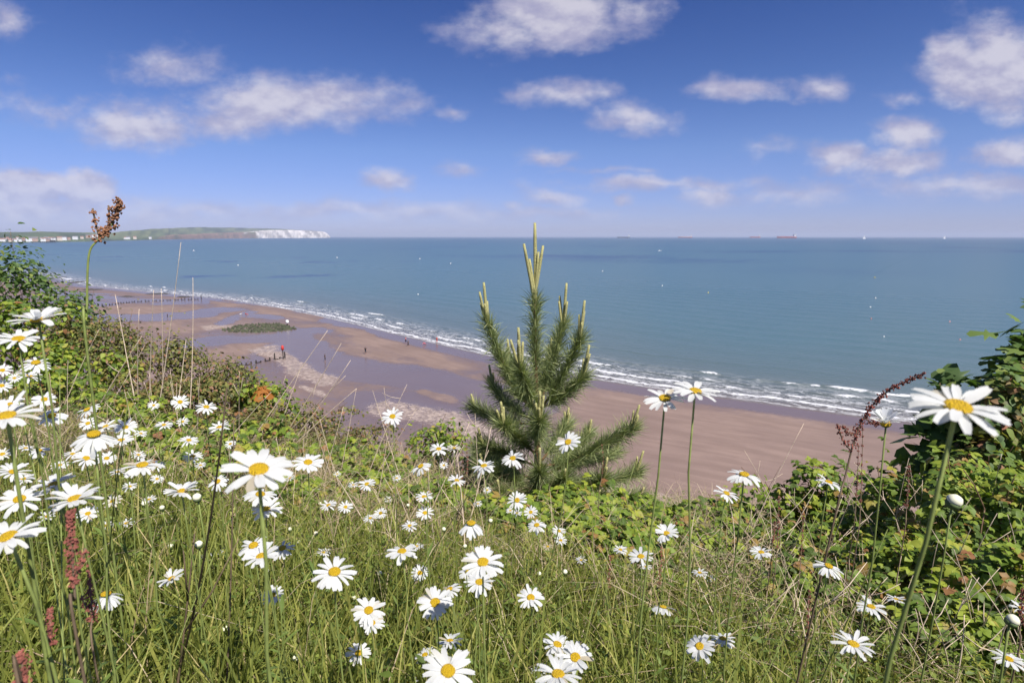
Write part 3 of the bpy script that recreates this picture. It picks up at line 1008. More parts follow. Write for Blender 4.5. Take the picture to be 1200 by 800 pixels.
def daisy(px, py, d, asp=.7, side=0.0, pitch=4.0, lean=(0, 0), label=None, group=None, D=.052, bud=False, rad=None, cat='daisy', droopy=0, npet=None, jit=9.0, name='oxeye_daisy'):
    """px, py, d: where and how wide the head shows; asp: how round it shows; side: sideways roll"""
    rr = random.Random(int(px * 31 + py * 17))
    dist = D * F / d * ray(px, py).length / F * (1.0 if not rad else rad)
    P = at(px, py, dist)
    rd = D / 2 * .9
    # the head turns between straight up and facing the viewer
    view = (Vector((0, 0, HCAM)) - P).normalized()
    upv = Vector((0, 0, 1))
    ang_v = math.acos(max(-1, min(1, asp)))              # angle between axis and view line
    ax = upv - view * upv.dot(view); ax.normalize()
    nrm = view * math.cos(ang_v) + ax * math.sin(ang_v)
    nrm = (Matrix.Rotation(R(side), 3, view) @ nrm).normalized()
    bxy = (P.x + lean[0] + rr.uniform(-.03, .03), P.y + lean[1] + rr.uniform(-.02, .05))
    B = Vector((bxy[0], bxy[1], gz(*bxy) - .01))
    root = empty(name, B)
    tag(root, label, cat, group)
    e = P - B - nrm * rd * .14
    hgt = max(e.z, .05)
    pts = []
    for q in range(10):
        t = q / 9
        # rises nearly straight and only turns into the head at the top
        p = Vector((0, 0, 0)).lerp(e, t) + Vector((rr.uniform(-1, 1), rr.uniform(-1, 1), 0)) * .004 * hgt * 2 * math.sin(t * math.pi)
        tt = max(0, t - .72) / .28
        p -= Vector((nrm.x, nrm.y, 0)) * .035 * math.sin(tt * math.pi) * .6
        p += Vector((-lean[0], -lean[1], 0)) * .25 * math.sin(t * math.pi)
        pts.append(p)
    th = .0011 if d < 70 else .0015
    v, f = tube(pts, [th * 1.25 - th * .35 * q / 9 for q in range(10)], 6)
    stem_o = link_mesh('stem', new_mesh('stem', v, f, True), M['stem'], root)
    if d > 26:
        for q in range(3 if d > 50 else 2):
            t = rr.uniform(.25, .75)
            i = int(t * 9); a = rr.uniform(0, 6.28)
            o = link_mesh('stem_leaf', STEM_LEAF, None, stem_o)
            o.matrix_basis = Matrix.Translation(pts[i]) @ Matrix.Rotation(a, 4, 'Z') @ Matrix.Rotation(R(-45), 4, 'Y') @ Matrix.Scale(rr.uniform(.022, .04), 4)
    sp = rr.uniform(0, 6.28)
    H = Matrix.Translation(P - B) @ nrm.to_track_quat('Z', 'Y').to_matrix().to_4x4() @ Matrix.Rotation(sp, 4, 'Z') @ Matrix.Scale(rd, 4)
    o = link_mesh('disc', DISC, None, root); o.matrix_basis = H
    o = link_mesh('calyx', CALYX, None, root); o.matrix_basis = H
    if d >= 25:
        n = npet or rr.randint(17, 22)
        for k in range(n):
            a = 2 * math.pi * k / n + rr.uniform(-.09, .09)
            pt = pitch + rr.gauss(0, jit) + droopy * max(0, -math.cos(a + sp))
            if d < 60 and rr.random() < .035: continue
            o = link_mesh('petal', PET_MESH[rr.randrange(6) if rr.random() < (1.1 if d > 80 else .95 if d > 40 else .86) else rr.randrange(6, 9)], None, root)
            s = rr.uniform(.9, 1.06)
            wd = (22 / n) * rr.uniform(.85, 1.12)
            o.matrix_basis = H @ Matrix.Rotation(a, 4, 'Z') @ Matrix.Rotation(R(-pt), 4, 'Y') @ Matrix.Rotation(R(rr.gauss(0, 8)), 4, 'X') @ Matrix.Diagonal((s, wd, 1, 1))
    else:
        o = link_mesh('petals', RINGS[rr.randrange(5)], None, root); o.matrix_basis = H
    return root


v, f = lathe([(.2, -.5), (.42, -.42), (.52, -.15), (.5, .05)], 12)
BUD_CUP = new_mesh('bud_cup', v, f, True); BUD_CUP.materials.append(M['calyx'])
v, f = lathe([(.46, 0), (.50, .18), (.42, .38), (.25, .52), (.05, .56)], 10)
v = [(x * (1 + .08 * (i % 2)), y * (1 + .08 * (i % 2)), z) for i, (x, y, z) in enumerate(v)]
BUD_TOP = new_mesh('bud_petals', v, f, True); BUD_TOP.materials.append(M['cream'])


def bud(px, py, d, label, group=None, D=.014, lean=(0, 0)):
    rr = random.Random(int(px * 13 + py * 7))
    P = at(px, py, D * 1.05 * F / d * ray(px, py).length / F)
    bxy = (P.x + lean[0] + rr.uniform(-.03, .03), P.y + lean[1] + rr.uniform(-.02, .04))
    B = Vector((bxy[0], bxy[1], gz(*bxy) - .01))
    root = empty('daisy_bud', B); tag(root, label, 'bud', group)
    nrm = Vector((rr.uniform(-.3, .3), rr.uniform(-.5, 0), 1)).normalized()
    pts = stem_curve(Vector((0, 0, 0)), P - B - nrm * D * .4, Vector((rr.uniform(-.02, .02), 0, 0)))
    v, f = tube(pts, .0014, 5)
    link_mesh('stem', new_mesh('stem', v, f, True), M['stem'], root)
    H = Matrix.Translation(P - B) @ nrm.to_track_quat('Z', 'Y').to_matrix().to_4x4() @ Matrix.Scale(D, 4)
    o = link_mesh('bud_cup', BUD_CUP, None, root); o.matrix_basis = H
    o = link_mesh('bud_petals', BUD_TOP, None, root); o.matrix_basis = H


# ------------------------------------------------------------------ pine
def young_pine():
    rr = random.Random(5); r_ = np.random.default_rng(5)
    Y0 = 4.0
    base = aty(630, 600, Y0); base = Vector((base.x, Y0, gz(base.x, Y0)))
    root = empty('pine_tree', base)
    tag(root, 'young pine with pale upright candle shoots growing on the cliff edge', 'pine tree')
    Q = lambda px, py, dy=0.0: aty(px, py, Y0 + dy) - base
    ndl = leaf_mat('pine_needle', [(0, (.14, .18, .08)), (.5, (.26, .31, .13)), (.85, (.36, .40, .17)), (1, (.46, .45, .22))], 'attr', .3, .5)
    cm = bpy.data.materials.new('candle_shoot'); cm.use_nodes = True
    N = NT(cm.node_tree); b = cm.node_tree.nodes['Principled BSDF']
    tc = N.n('ShaderNodeTexCoord')
    vo = N.n('ShaderNodeTexVoronoi', ins={'Scale': 170.0}); N.link(tc.outputs['Object'], vo.inputs['Vector'])
    N.link(N.ramp(vo.outputs['Distance'], [(0, (.54, .49, .24)), (.6, (.40, .38, .15)), (1, (.20, .19, .06))]), b.inputs['Base Color'])
    b.inputs['Roughness'].default_value = .8
    bp = N.n('ShaderNodeBump', ins={'Strength': .9, 'Distance': .004, 'Height': vo.outputs['Distance']}); bp.invert = True
    N.link(bp.outputs[0], b.inputs['Normal'])

    def needles(parent, pts, t0, count, length=.11, name='needles'):
        P = np.array([list(p) for p in pts]); seg = len(P) - 1
        t = t0 + (1 - t0) * np.sqrt(r_.random(count)) if t0 > .3 else t0 + (1 - t0) * r_.random(count)
        i = np.minimum((t * seg).astype(int), seg - 1); fr = t * seg - i
        pos = P[i] * (1 - fr)[:, None] + P[i + 1] * fr[:, None]
        ax = P[i + 1] - P[i]; ax /= np.linalg.norm(ax, axis=1, keepdims=True)
        rd = r_.normal(size=(count, 3)); rd -= (rd * ax).sum(1, keepdims=True) * ax
        rd /= np.linalg.norm(rd, axis=1, keepdims=True)
        a = np.radians(r_.uniform(30, 75, count))[:, None]
        dr = ax * np.cos(a) + rd * np.sin(a) + np.array((0, 0, .10))
        rot = rot_from(rd + r_.normal(size=(count, 3)) * .5, dr)
        w = .0125
        tv = [(0, -w, 0), (0, w, 0), (.55, -w * .9, .03), (.55, w * .9, .03), (1, 0, -.01)]
        tf = [(0, 1, 3), (0, 3, 2), (2, 3, 4)]
        L = length * r_.uniform(.7, 1.2, count)
        v, f, nv = scatter(tv, tf, pos, rot, L)
        me = new_mesh(name, v, f); fattr(me, 'rnd', np.repeat(r_.random(count), nv))
        o = link_mesh(name, me, ndl, parent); o['kind'] = 'stuff'

    def candle(parent, s, d, L, r0=.0105):
        d = d.normalized()
        n = 7
        pts = [s + d * (L * q / (n - 1)) + Vector((0, 0, .03 * L * (q / (n - 1)) ** 2)) for q in range(n)]
        r0 *= 1.08
        rd = [r0 * .85, r0, r0 * 1.02, r0, r0 * .97, r0 * .92, r0 * .7]
        v, f = tube(pts, rd, 8)
        link_mesh('candle', new_mesh('candle', v, f, True), cm, parent)
        me = None
        c = max(20, int(L * 260))
        P = [s + d * L * .05, s + d * L * .9]
        needles(parent, P, 0.0, c, .016, 'candle_scales')

    # trunk
    tp = [Vector((0, 0, -.05)), Q(629, 560), Q(630, 500), Q(628, 440), Q(627, 400), Q(627, 352)]
    tr = [.028, .024, .019, .014, .010, .007]
    v, f = tube(tp, tr, 9)
    trunk = link_mesh('trunk', new_mesh('trunk', v, f, True), M['bark'], root)
    needles(trunk, tp[3:], .0, 1300, .13)
    needles(trunk, [tp[1], tp[2], tp[3]], 0, 700, .10)
    top = tp[-1]
    for (px, py, r0) in [(626, 262, .0115), (627, 287, .011), (614, 286, .0105), (619, 303, .0095), (632, 295, .009), (638, 288, .0105)]:
        e = Q(px, py, rr.uniform(-.05, .05))
        candle(trunk, top + Vector((rr.uniform(-.01, .01), rr.uniform(-.01, .01), -.01)), e - top, (e - top).length, r0)
    # branches: start on the trunk, elbow, tip, depth of the tip, top of its tallest candle, how many candles
    BR = [((622, 478), (596, 452), (571, 377), -.10, 332, 5), ((634, 470), (646, 430), (660, 380), .10, 333, 5), ((636, 476), (662, 440), (680, 396), -.05, 353, 4),
          ((629, 488), (620, 462), (610, 432), -.45, 383, 5), ((634, 478), (662, 466), (683, 442), -.10, 404, 4), ((622, 490), (598, 482), (577, 452), .40, 428, 4),
          ((622, 497), (580, 494), (556, 478), .30, 462, 2), ((629, 520), (630, 505), (632, 492), -.55, 456, 6), ((626, 530), (605, 512), (590, 498), -.45, 469, 5),
          ((634, 560), (692, 528), (741, 502), -.10, 474, 4), ((634, 540), (655, 515), (664, 497), .25, 478, 3), ((626, 545), (590, 530), (566, 522), -.2, 500, 2),
          ((634, 570), (680, 578), (706, 562), -.40, 534, 3), ((634, 565), (710, 570), (746, 553), .10, 528, 2), ((629, 580), (631, 565), (632, 552), -.62, 522, 2),
          ((626, 575), (590, 560), (566, 548), -.35, 530, 2), ((634, 555), (672, 530), (690, 508), .30, 492, 2), ((626, 585), (600, 585), (585, 578), -.5, 560, 1),
          ((634, 588), (670, 592), (700, 585), -.55, 572, 1), ((634, 580), (650, 575), (662, 560), -.6, 548, 1), ((634, 590), (720, 590), (750, 583), -.1, 570, 1), ((626, 560), (585, 555), (560, 530), .2, 512, 1),
          ((630, 470), (640, 440), (645, 418), .35, 396, 2), ((628, 475), (610, 450), (597, 420), .35, 398, 2), ((634, 545), (690, 545), (722, 530), .25, 512, 1)]
    for (s0, el, tip, dy, ctop, nc) in BR:
        s = Q(*s0); e1 = Q(*el, dy * .6); t_ = Q(*tip, dy)
        pts = [s.lerp(e1, t).lerp(e1.lerp(t_, t), t) for t in [q / 9 for q in range(10)]]
        v, f = tube(pts, [.0105 - .0006 * q for q in range(10)], 6)
        br = link_mesh('branch', new_mesh('branch', v, f, True), M['bark'], root)
        L = sum((pts[i + 1] - pts[i]).length for i in range(9))
        needles(br, pts, .12, int(1600 * L + 480), .138)
        fw = pts[-1] - pts[-2]; fw.normalize()
        up = (fw * .35 + Vector((0, 0, 1))).normalized()
        Lt = max((Q(tip[0], ctop, dy) - t_).length, .06)
        for c in range(nc):
            a = c * 2.4 + rr.uniform(-.3, .3)
            sd_ = Vector((math.cos(a), math.sin(a), 0)) * (0 if c == 0 else rr.uniform(.10, .26))
            candle(br, t_ + sd_ * .05, up + sd_, Lt * (1 if c == 0 else rr.uniform(.45, .8)), .0095 if c == 0 else rr.uniform(.0075, .009))
    return root


# ------------------------------------------------------------------ sorrel, stalks
SORREL = simple_mat('sorrel_seed', (.20, .062, .045), .75, .45, 120)
SORREL_B = simple_mat('dock_seed', (.22, .10, .05), .75, .5, 120)


def blobs(centres, rads, seed=0):
    parts = []
    rr = random.Random(seed)
    for c, r0 in zip(centres, rads):
        c = Vector(c)
        v = []
        for p in ((1, 0, 0), (-.5, .87, 0), (-.5, -.87, 0), (0, 0, 1.1), (0, 0, -1.1), (.5, .6, .5), (.4, -.7, -.4)):
            v.append(c + Vector(p) * r0 * rr.uniform(.75, 1.25))
        f = [(0, 5, 3), (5, 1, 3), (1, 2, 3), (2, 0, 3), (1, 5, 4), (5, 0, 4), (2, 1, 4), (0, 6, 4), (6, 2, 4), (0, 2, 6)]
        parts.append((v, f))
    return merge(parts)


def sorrel(pxs, dist, label, group=None, start=.35, mat=None, size=1.0, side=(), base_lean=(0, 0), ncl=16):
    """pxs: pixel path of the spike from low to tip; the stem goes on down to the ground"""
    mat = mat or SORREL
    rr = random.Random(int(pxs[0][0] * 3 + pxs[0][1]))
    P = [at(x, y, dist) for x, y in pxs]
    bx, by = P[0].x + base_lean[0], P[0].y + base_lean[1] + .02
    B = Vector((bx, by, gz(bx, by) - .01))
    root = empty('sorrel', B); tag(root, label, 'sorrel', group)
    pts = [Vector((0, 0, 0))] + [p - B for p in P]
    fine = []
    for i in range(len(pts) - 1):
        a = pts[i - 1] if i else pts[i]; b_ = pts[i]; c_ = pts[i + 1]; d_ = pts[i + 2] if i + 2 < len(pts) else pts[i + 1]
        for q in range(5):
            t = q / 5
            fine.append(.5 * ((2 * b_) + (c_ - a) * t + (2 * a - 5 * b_ + 4 * c_ - d_) * t * t + (3 * b_ - a - 3 * c_ + d_) * t ** 3))
    fine.append(pts[-1])
    n = len(fine)
    v, f = tube(fine, [.0014 * size - .0007 * size * q / n for q in range(n)], 6)
    link_mesh('stem', new_mesh('stem', v, f, True), M['stem'] if mat is SORREL_B else M['darkstem'], root)
    i0 = int(start * n)

    def whorls(path, k, s, par=root):
        for w in range(k):
            t = (w + .5) / k
            i = min(int(t * (len(path) - 1)), len(path) - 2)
            c = path[i].lerp(path[i + 1], t * (len(path) - 1) - i)
            spread = .0025 * s * (1.1 - .55 * t)
            nb = rr.randint(10, 17)
            cs = [c + Vector((rr.gauss(0, 1), rr.gauss(0, 1), rr.gauss(0, .9))) * spread for _ in range(nb)]
            v, f = blobs(cs, [rr.uniform(.0009, .0017) * s for _ in range(nb)], w)
            link_mesh('seed_cluster', new_mesh('seed_cluster', v, f), mat, par)
    whorls(fine[i0:], ncl, size)
    for (t, dx, dz, L) in side:
        s = fine[int(t * (n - 1))]
        e = s + Vector((dx, rr.uniform(-.01, .01), dz)) * L
        path = [s.lerp((s + e) / 2 + Vector((dx * .2 * L, 0, -.1 * L)), q / 4).lerp(((s + e) / 2 + Vector((dx * .2 * L, 0, -.1 * L))).lerp(e, q / 4), q / 4) for q in range(5)]
        v, f = tube(path, .0009 * size, 5)
        so = link_mesh('side_shoot', new_mesh('side_shoot', v, f, True), M['darkstem'], root)
        whorls(path[1:], max(3, int(L / .02)), size * .85, so)
    return root


def stalk(p0, p1, Y, label, group, w=.0016, mat=None, kink=0.0, name='dry_stalk', fork=0):
    """dry stalk drawn from a low pixel to its tip, carried on down to the ground"""
    rr = random.Random(int(p1[0] * 7 + p1[1] * 3))
    a = aty(*p0, Y); t_ = aty(*p1, Y - rr.uniform(-.15, .25))
    gb = gz(a.x, a.y)
    d = (t_ - a)
    if a.z > gb and d.z > .02:
        k = min((a.z - gb + .02) / d.z, 1.5)
        a = a - d * k
    gb = gz(a.x, a.y)
    B = Vector((a.x, a.y, gb - .01))
    e = t_ - B
    pts = stem_curve(Vector((0, 0, 0)), e, Vector((rr.uniform(-1, 1), rr.uniform(-1, 1), 0)) * .035 * e.length + Vector((kink, 0, 0)))
    parts = [tube(pts, [w * (1.2 - .8 * q / 8) for q in range(9)], 5)]
    for k in range(fork):
        i = rr.randint(3, 7)
        q = pts[i] + Vector((rr.uniform(-.12, .12), rr.uniform(-.05, .05), rr.uniform(.03, .14)))
        parts.append(tube([pts[i], (pts[i] + q) / 2 + Vector((0, 0, -.01)), q], [w * .7, w * .6, w * .3], 4))
    v, f = merge(parts)
    o = link_mesh(name, new_mesh(name, v, f, True), mat or M['dry'])
    o.location = B
    if group and fork: label += ', forked' if fork == 1 else ', twice forked'
    tag(o, label, 'stalk', group)
    return o


# ------------------------------------------------------------------ grass
def blades(name, n, xy, h, w, lean, rnd, mat, label, seg=(0, .38, .72, 1.0), sag=.35, z0=-.01):
    r_ = np.random.default_rng(n)
    x, y = xy
    z = g(x, y) + HCAM + z0
    az = r_.uniform(0, 2 * np.pi, n)
    dirx, diry = np.cos(az), np.sin(az)
    a2 = r_.uniform(0, 2 * np.pi, n)
    wx, wy = np.cos(a2), np.sin(a2)
    V = np.zeros((n, 7, 3))
    prof = (1.0, .95, .65, 0)
    for i, t in enumerate(seg):
        off = lean * h * (t ** 1.8)
        px_ = x + dirx * off; py_ = y + diry * off
        pz = z + h * t - sag * lean * h * t ** 3
        ww = w * prof[i] * .5
        if i < 3:
            V[:, 2 * i] = np.stack([px_ - wx * ww, py_ - wy * ww, pz], -1)
            V[:, 2 * i + 1] = np.stack([px_ + wx * ww, py_ + wy * ww, pz], -1)
        else:
            V[:, 6] = np.stack([px_, py_, pz], -1)
    T = np.array([(0, 1, 3), (0, 3, 2), (2, 3, 5), (2, 5, 4), (4, 5, 6)])
    Fc = (T[None] + (np.arange(n) * 7)[:, None, None]).reshape(-1, 3)
    me = new_mesh(name, V.reshape(-1, 3), Fc)
    fattr(me, 'rnd', np.repeat(rnd, 7))
    o = link_mesh(name, me, mat)
    tag(o, label, 'grass', kind='stuff')
    return o


def field(n, seed, ymin=.38, ymax=5.9, power=1.6):
    """random places on the cliff top, thicker towards the viewer"""
    r_ = np.random.default_rng(seed)
    y = ymin + (ymax - ymin) * r_.random(n) ** power
    x = r_.uniform(-1, 1, n) * (y * 1.02 + .9)
    return x, y

# ================================================================== PLANTS: what grows where
young_pine()

# thicket along the cliff edge (leaves too small to tell apart)
THICK = [
    ('dark_shrub', 'tall dark green shrub rising highest above the bay beside the brambles', None, 12, 303, 7.0, 70, 'oval', .062, 2300, 'dark_a', .3),
    ('dark_shrub', 'dark green rounded shrub standing just below the tallest shrub', None, 74, 336, 6.8, 42, 'oval', .055, 1500, 'dark_a', .3),
    ('yellow_shrub', 'yellow-green leafy shrub in front of the tall dark shrub', None, 14, 352, 6.0, 62, 'oval', .06, 1800, 'bramble_a', .3),
    ('thicket_shrub', 'olive shrub beside the tall leaning sorrel', None, 100, 372, 6.3, 48, 'oval', .05, 1500, 'olive_a', .6),
    ('thicket_shrub', 'russet-tipped olive shrub behind the dry stalks', None, 150, 388, 6.2, 46, 'oval', .05, 1500, 'olive_a', .6),
    ('thicket_shrub', 'twiggy olive shrub at the foot of the upright dry stalks', None, 215, 400, 6.0, 50, 'oval', .05, 1700, 'olive_a', .6),
    ('thicket_shrub', 'low olive shrub just past the upright dry stalks above the groyne', None, 268, 425, 5.8, 42, 'oval', .05, 1300, 'olive_a', .5),
    ('green_shrub', 'small green shrub around the orange-leaved sapling', None, 308, 452, 5.5, 34, 'oval', .055, 900, 'bramble_a', .4),
    ('thicket_shrub', 'straw-choked olive shrub right below the slanting dry stalks', 'straw-choked olive shrubs on the cliff edge', 365, 482, 5.6, 50, 'oval', .045, 900, 'olive_a', .5),
    ('thicket_shrub', 'straw-choked olive shrub between the slanting stalks and the lone high daisy', 'straw-choked olive shrubs on the cliff edge', 425, 500, 5.4, 45, 'oval', .045, 900, 'olive_a', .5),
    ('green_shrub', 'low green shrub on the edge beside the pine', None, 505, 503, 5.2, 44, 'oval', .045, 1000, 'bramble_a', .4),
    ('thicket_shrub', 'low tangled olive shrub in the hollow below the russet-tipped shrub', None, 150, 436, 5.3, 60, 'oval', .05, 1500, 'olive_a', .4),
    ('thicket_shrub', 'low tangled olive shrub in the hollow below the twiggy shrub', None, 225, 448, 5.1, 55, 'oval', .05, 1400, 'olive_a', .4),
    ('green_shrub', 'bushy green shrub in the hollow below the yellow-green shrub', None, 75, 415, 5.4, 55, 'oval', .055, 1400, 'bramble_a', .4),
    ('thicket_shrub', 'low tangled olive shrub below the orange-leaved sapling', None, 300, 480, 4.9, 50, 'oval', .05, 1300, 'olive_a', .4),
    ('green_shrub', 'low green shrub tucked against the foot of the pine', None, 556, 535, 4.7, 36, 'oval', .05, 800, 'bramble_a', .3)]
for i, (nm, lb, gp, px, top, Y, hw, lf, sz, n, mt, sp) in enumerate(THICK):
    ol = mt == 'olive_a'
    shrub(nm, lb, 'shrub', gp, px, top, Y, hw, lf, sz * (.72 if ol else .9), 0, int(n * (1.35 if ol else 1.1)), (M['dark'], M[mt]), 18 if ol else 8, 300 + i, .3, sp)

BR_L = [(60, 432, 4.6, 55, 'low bramble below the bushy green shrub by the daisy clump'),
        (130, 468, 4.1, 60, 'low bramble at the foot of the tall sorrel'),
        (205, 480, 3.9, 60, 'low yellow-green bramble at the foot of the upright dry stalks'),
        (280, 497, 4.1, 50, 'low bramble under the orange-leaved sapling'),
        (180, 520, 3.2, 55, 'bramble patch just behind the flat-topped daisy'),
        (250, 540, 2.9, 50, 'bramble patch behind the dark leaning stem'),
        (330, 540, 3.7, 50, 'small bramble in straw behind the large open daisy'),
        (390, 536, 4.2, 55, 'small bramble in straw below the slanting dry stalks'),
        (455, 552, 3.9, 55, 'small bramble in straw under the lone high daisy'),
        (440, 585, 3.1, 50, 'small bramble nearest the grass between pine and thicket'),
        (520, 590, 3.0, 40, 'small bramble in straw just below the low edge shrub'),
        (350, 600, 2.6, 45, 'little bramble patch among the daisies in the grass'),
        (640, 606, 3.2, 55, 'bright bramble right under the pine trunk'),
        (700, 602, 3.25, 60, 'bright bramble under the spreading lower pine branch'),
        (765, 590, 3.4, 45, 'bright bramble beyond the tip of the lowest pine branch'),
        (690, 648, 2.7, 70, 'bright bramble among the small daisies below the pine'),
        (780, 640, 2.7, 60, 'bright bramble around the stems of the two tall daisies'),
        (740, 690, 2.2, 55, 'bramble edging the grass by the thin-petalled daisy'),
        (600, 640, 2.9, 45, 'bramble beside the white daisy with swept-back petals'),
        (860, 594, 3.3, 55, 'bramble on the edge under the domed daisy'),
        (925, 578, 3.3, 55, 'bramble on the edge around the long pale straw stalk'),
        (1000, 548, 3.2, 55, 'bramble on the edge beneath the arching sorrel'),
        (890, 645, 2.6, 75, 'wide bramble below the domed daisy with red sorrel in it'),
        (975, 625, 2.5, 75, 'wide bramble below the edge-on daisy'),
        (1060, 560, 2.7, 60, 'bramble climbing below the dark sycamore sapling'),
        (1125, 545, 2.4, 70, 'bramble climbing behind the largest daisy'),
        (1190, 545, 2.1, 70, 'highest bramble leaning on the tall bush'),
        (1050, 640, 2.1, 80, 'broad bramble behind the stem of the largest daisy'),
        (1130, 630, 1.9, 85, 'broad bramble around the fat half-open bud'),
        (1190, 660, 1.65, 70, 'bramble in deep shade under the tall bush'),
        (1262, 600, 2.0, 90, 'bramble spreading out past the tall bush'),
        (1250, 720, 1.5, 80, 'bramble beyond the bud under the tall bush'),
        (1010, 700, 1.9, 75, 'bramble over dead canes behind the fan-petalled daisy'),
        (1100, 715, 1.55, 80, 'lowest bramble sprawling over the dead canes'),
        (930, 715, 2.0, 60, 'bramble fringe between the grass and the dead canes')]
for k, (px, top, Y, hw, lb) in enumerate(BR_L):
    near = Y < 3.6
    shrub('bramble', lb, 'bramble', 'brambles on the cliff slope', px, top, Y, hw, 'tri', .060 if Y > 2.3 else .050, 150 if near else 100, (360 if px > 800 else 460) if near else 300, (M['bramble'], M['bramble_a']), 7, 501 + k, .2, .5, 1.0)

# tall bush on the right
shrub('sycamore_bush', 'tall dark bush with lobed leaves standing against the sea', 'bush', None, 1218, 392, 3.3, 80, 'lobed', .13, 290, 1000, (M['dark'], M['dark_a']), 9, 801, .5, .4)
shrub('leafy_bush', 'small-leaved grey-green bush in front of the tall lobed-leaf bush', 'bush', None, 1180, 436, 2.9, 52, 'oval', .05, 220, 1100, (M['dark'], M['olive_a']), 7, 802, .4, .4)
shrub('sycamore_sapling', 'dark sycamore sapling reaching out below the largest daisy', 'sapling', None, 1112, 476, 3.1, 32, 'lobed', .135, 110, 160, (M['dark'], M['dark_a']), 5, 803, .4, .5)

# the orange-leaved sapling
def orange_sapling():
    om = leaf_mat('orange_leaf', [(0, (.36, .13, .03)), (1, (.45, .20, .04))], 'object', .35)
    P = aty(307, 455, 5.1); gb = gz(P.x, P.y)
    root = empty('sycamore_sapling', (P.x, P.y, gb)); tag(root, 'young sycamore sapling with drooping orange top leaves', 'sapling')
    h = P.z - gb
    v, f = tube([Vector((0, 0, -.02)), Vector((.01, 0, h * .5)), Vector((0, 0, h + .02))], [.006, .005, .003], 6)
    link_mesh('stem', new_mesh('stem', v, f, True), M['cane'], root)
    for i in range(11):
        orange = i < 6
        a = i * 1.15 + 3.6
        z = h + .02 if orange else h * (.5 + .06 * (i - 6))
        o = link_mesh('leaf', leaf_mesh('lobed', i % 3, om if orange else M['bramble']), None, root)
        o.matrix_basis = Matrix.Translation((0, 0, z)) @ Matrix.Rotation(a, 4, 'Z') @ Matrix.Rotation(R(42 if orange else 20), 4, 'Y') @ Matrix.Scale(.17 if orange else .2, 4)
orange_sapling()

# ------------------------------------------------------------------ grass, herbs and straw
n = 80000
xy = field(n, 1)
r_ = np.random.default_rng(3)
pat = fbm(xy[0] / .5, xy[1] / .5, 13)
h = r_.uniform(.08, .27, n) * (1 + .45 * pat) * (.85 + .3 * r_.random(n))
h = h * (1 - .45 * sstep(xy[1], 1.6, 3.0)) * np.where(xy[0] > .55 + .1 * xy[1], .62, 1.0)
h = np.where(r_.random(n) < .05, h * 1.55, h)
dryness = sstep(fbm(xy[0] / 1.1 + 7, xy[1] / 1.1, 29), .0, .4) * sstep(xy[1], 1.4, 3.2)
rnd = np.clip(r_.beta(2.2, 2.6, n) + .22 * dryness + .10 * pat, 0, 1)
blades('meadow_grass', n, xy, h, r_.uniform(.0022, .0052, n) * (1 + .25 * xy[1]), r_.uniform(.1, .75, n), rnd, M['grass'], 'dense green meadow grass covering the cliff top')
n = 38000
xy = field(n, 21, .8, 6.2, 1.1)
keep = sstep(fbm(xy[0] / .9 + 7, xy[1] / .9, 29), -.35, .3) * sstep(xy[1], .9, 3.0) + .22 * (xy[0] > .3) * sstep(xy[1], .9, 1.6)
kk = np.random.default_rng(5).random(n) < np.clip(keep, .06, 1)
xy = (xy[0][kk], xy[1][kk]); n = len(xy[0])
r_ = np.random.default_rng(6)
blades('straw', n, xy, r_.uniform(.12, .42, n), r_.uniform(.0018, .0032, n) * (1 + .15 * xy[1]), r_.uniform(.3, 1.6, n), r_.random(n), M['straw'], 'pale dead grass and straw tangled through the meadow', sag=.5)

def herbs(n, name, label, seed=8, per=9, hlo=.06, hhi=.24, slo=.014, shi=.034):
    r_ = np.random.default_rng(seed)
    cx, cy = field(n // per, 23 + seed, .45, 5.8, 1.4)
    hh = r_.uniform(hlo, hhi, len(cx))
    hh *= np.where(cy < .9, .6, 1)
    k = np.repeat(np.arange(len(cx)), per)
    m_ = len(k)
    t = np.tile(np.linspace(.15, 1, per), len(cx))
    a = r_.uniform(0, 6.28, m_)
    lean = r_.normal(size=(len(cx), 2)) * .25
    px_ = cx[k] + lean[k, 0] * hh[k] * t + np.cos(a) * .012
    py_ = cy[k] + lean[k, 1] * hh[k] * t + np.sin(a) * .012
    pz = g(px_, py_) + HCAM + hh[k] * t
    nrm = np.stack([np.cos(a) * -.3, np.sin(a) * -.3, np.full(m_, 1.0)], -1) + r_.normal(size=(m_, 3)) * .35
    dr = np.stack([np.cos(a), np.sin(a), r_.uniform(-.4, .6, m_)], -1)
    tv = [(0, 0, 0), (.4, .2, .05), (.4, -.2, .05), (.42, 0, 0), (1, 0, -.12)]
    tf = [(0, 3, 1), (0, 2, 3), (3, 4, 1), (3, 2, 4)]
    v, f, nv = scatter(tv, tf, np.stack([px_, py_, pz], -1), rot_from(nrm, dr), r_.uniform(slo, shi, m_) * (1 - .4 * t))
    me = new_mesh(name, v, f); fattr(me, 'rnd', np.repeat(np.clip(r_.random(len(cx))[k] * .6 + r_.random(m_) * .4, 0, 1), nv))
    tag(link_mesh(name, me, M['herb']), label, 'herbs', kind='stuff')
herbs(81000, 'meadow_herbs', 'small-leaved green herbs growing through the meadow grass')
herbs(24000, 'broad_leaved_herbs', 'broad-leaved yellow-green weeds low in the meadow grass', 12, 6, .05, .20, .030, .062)

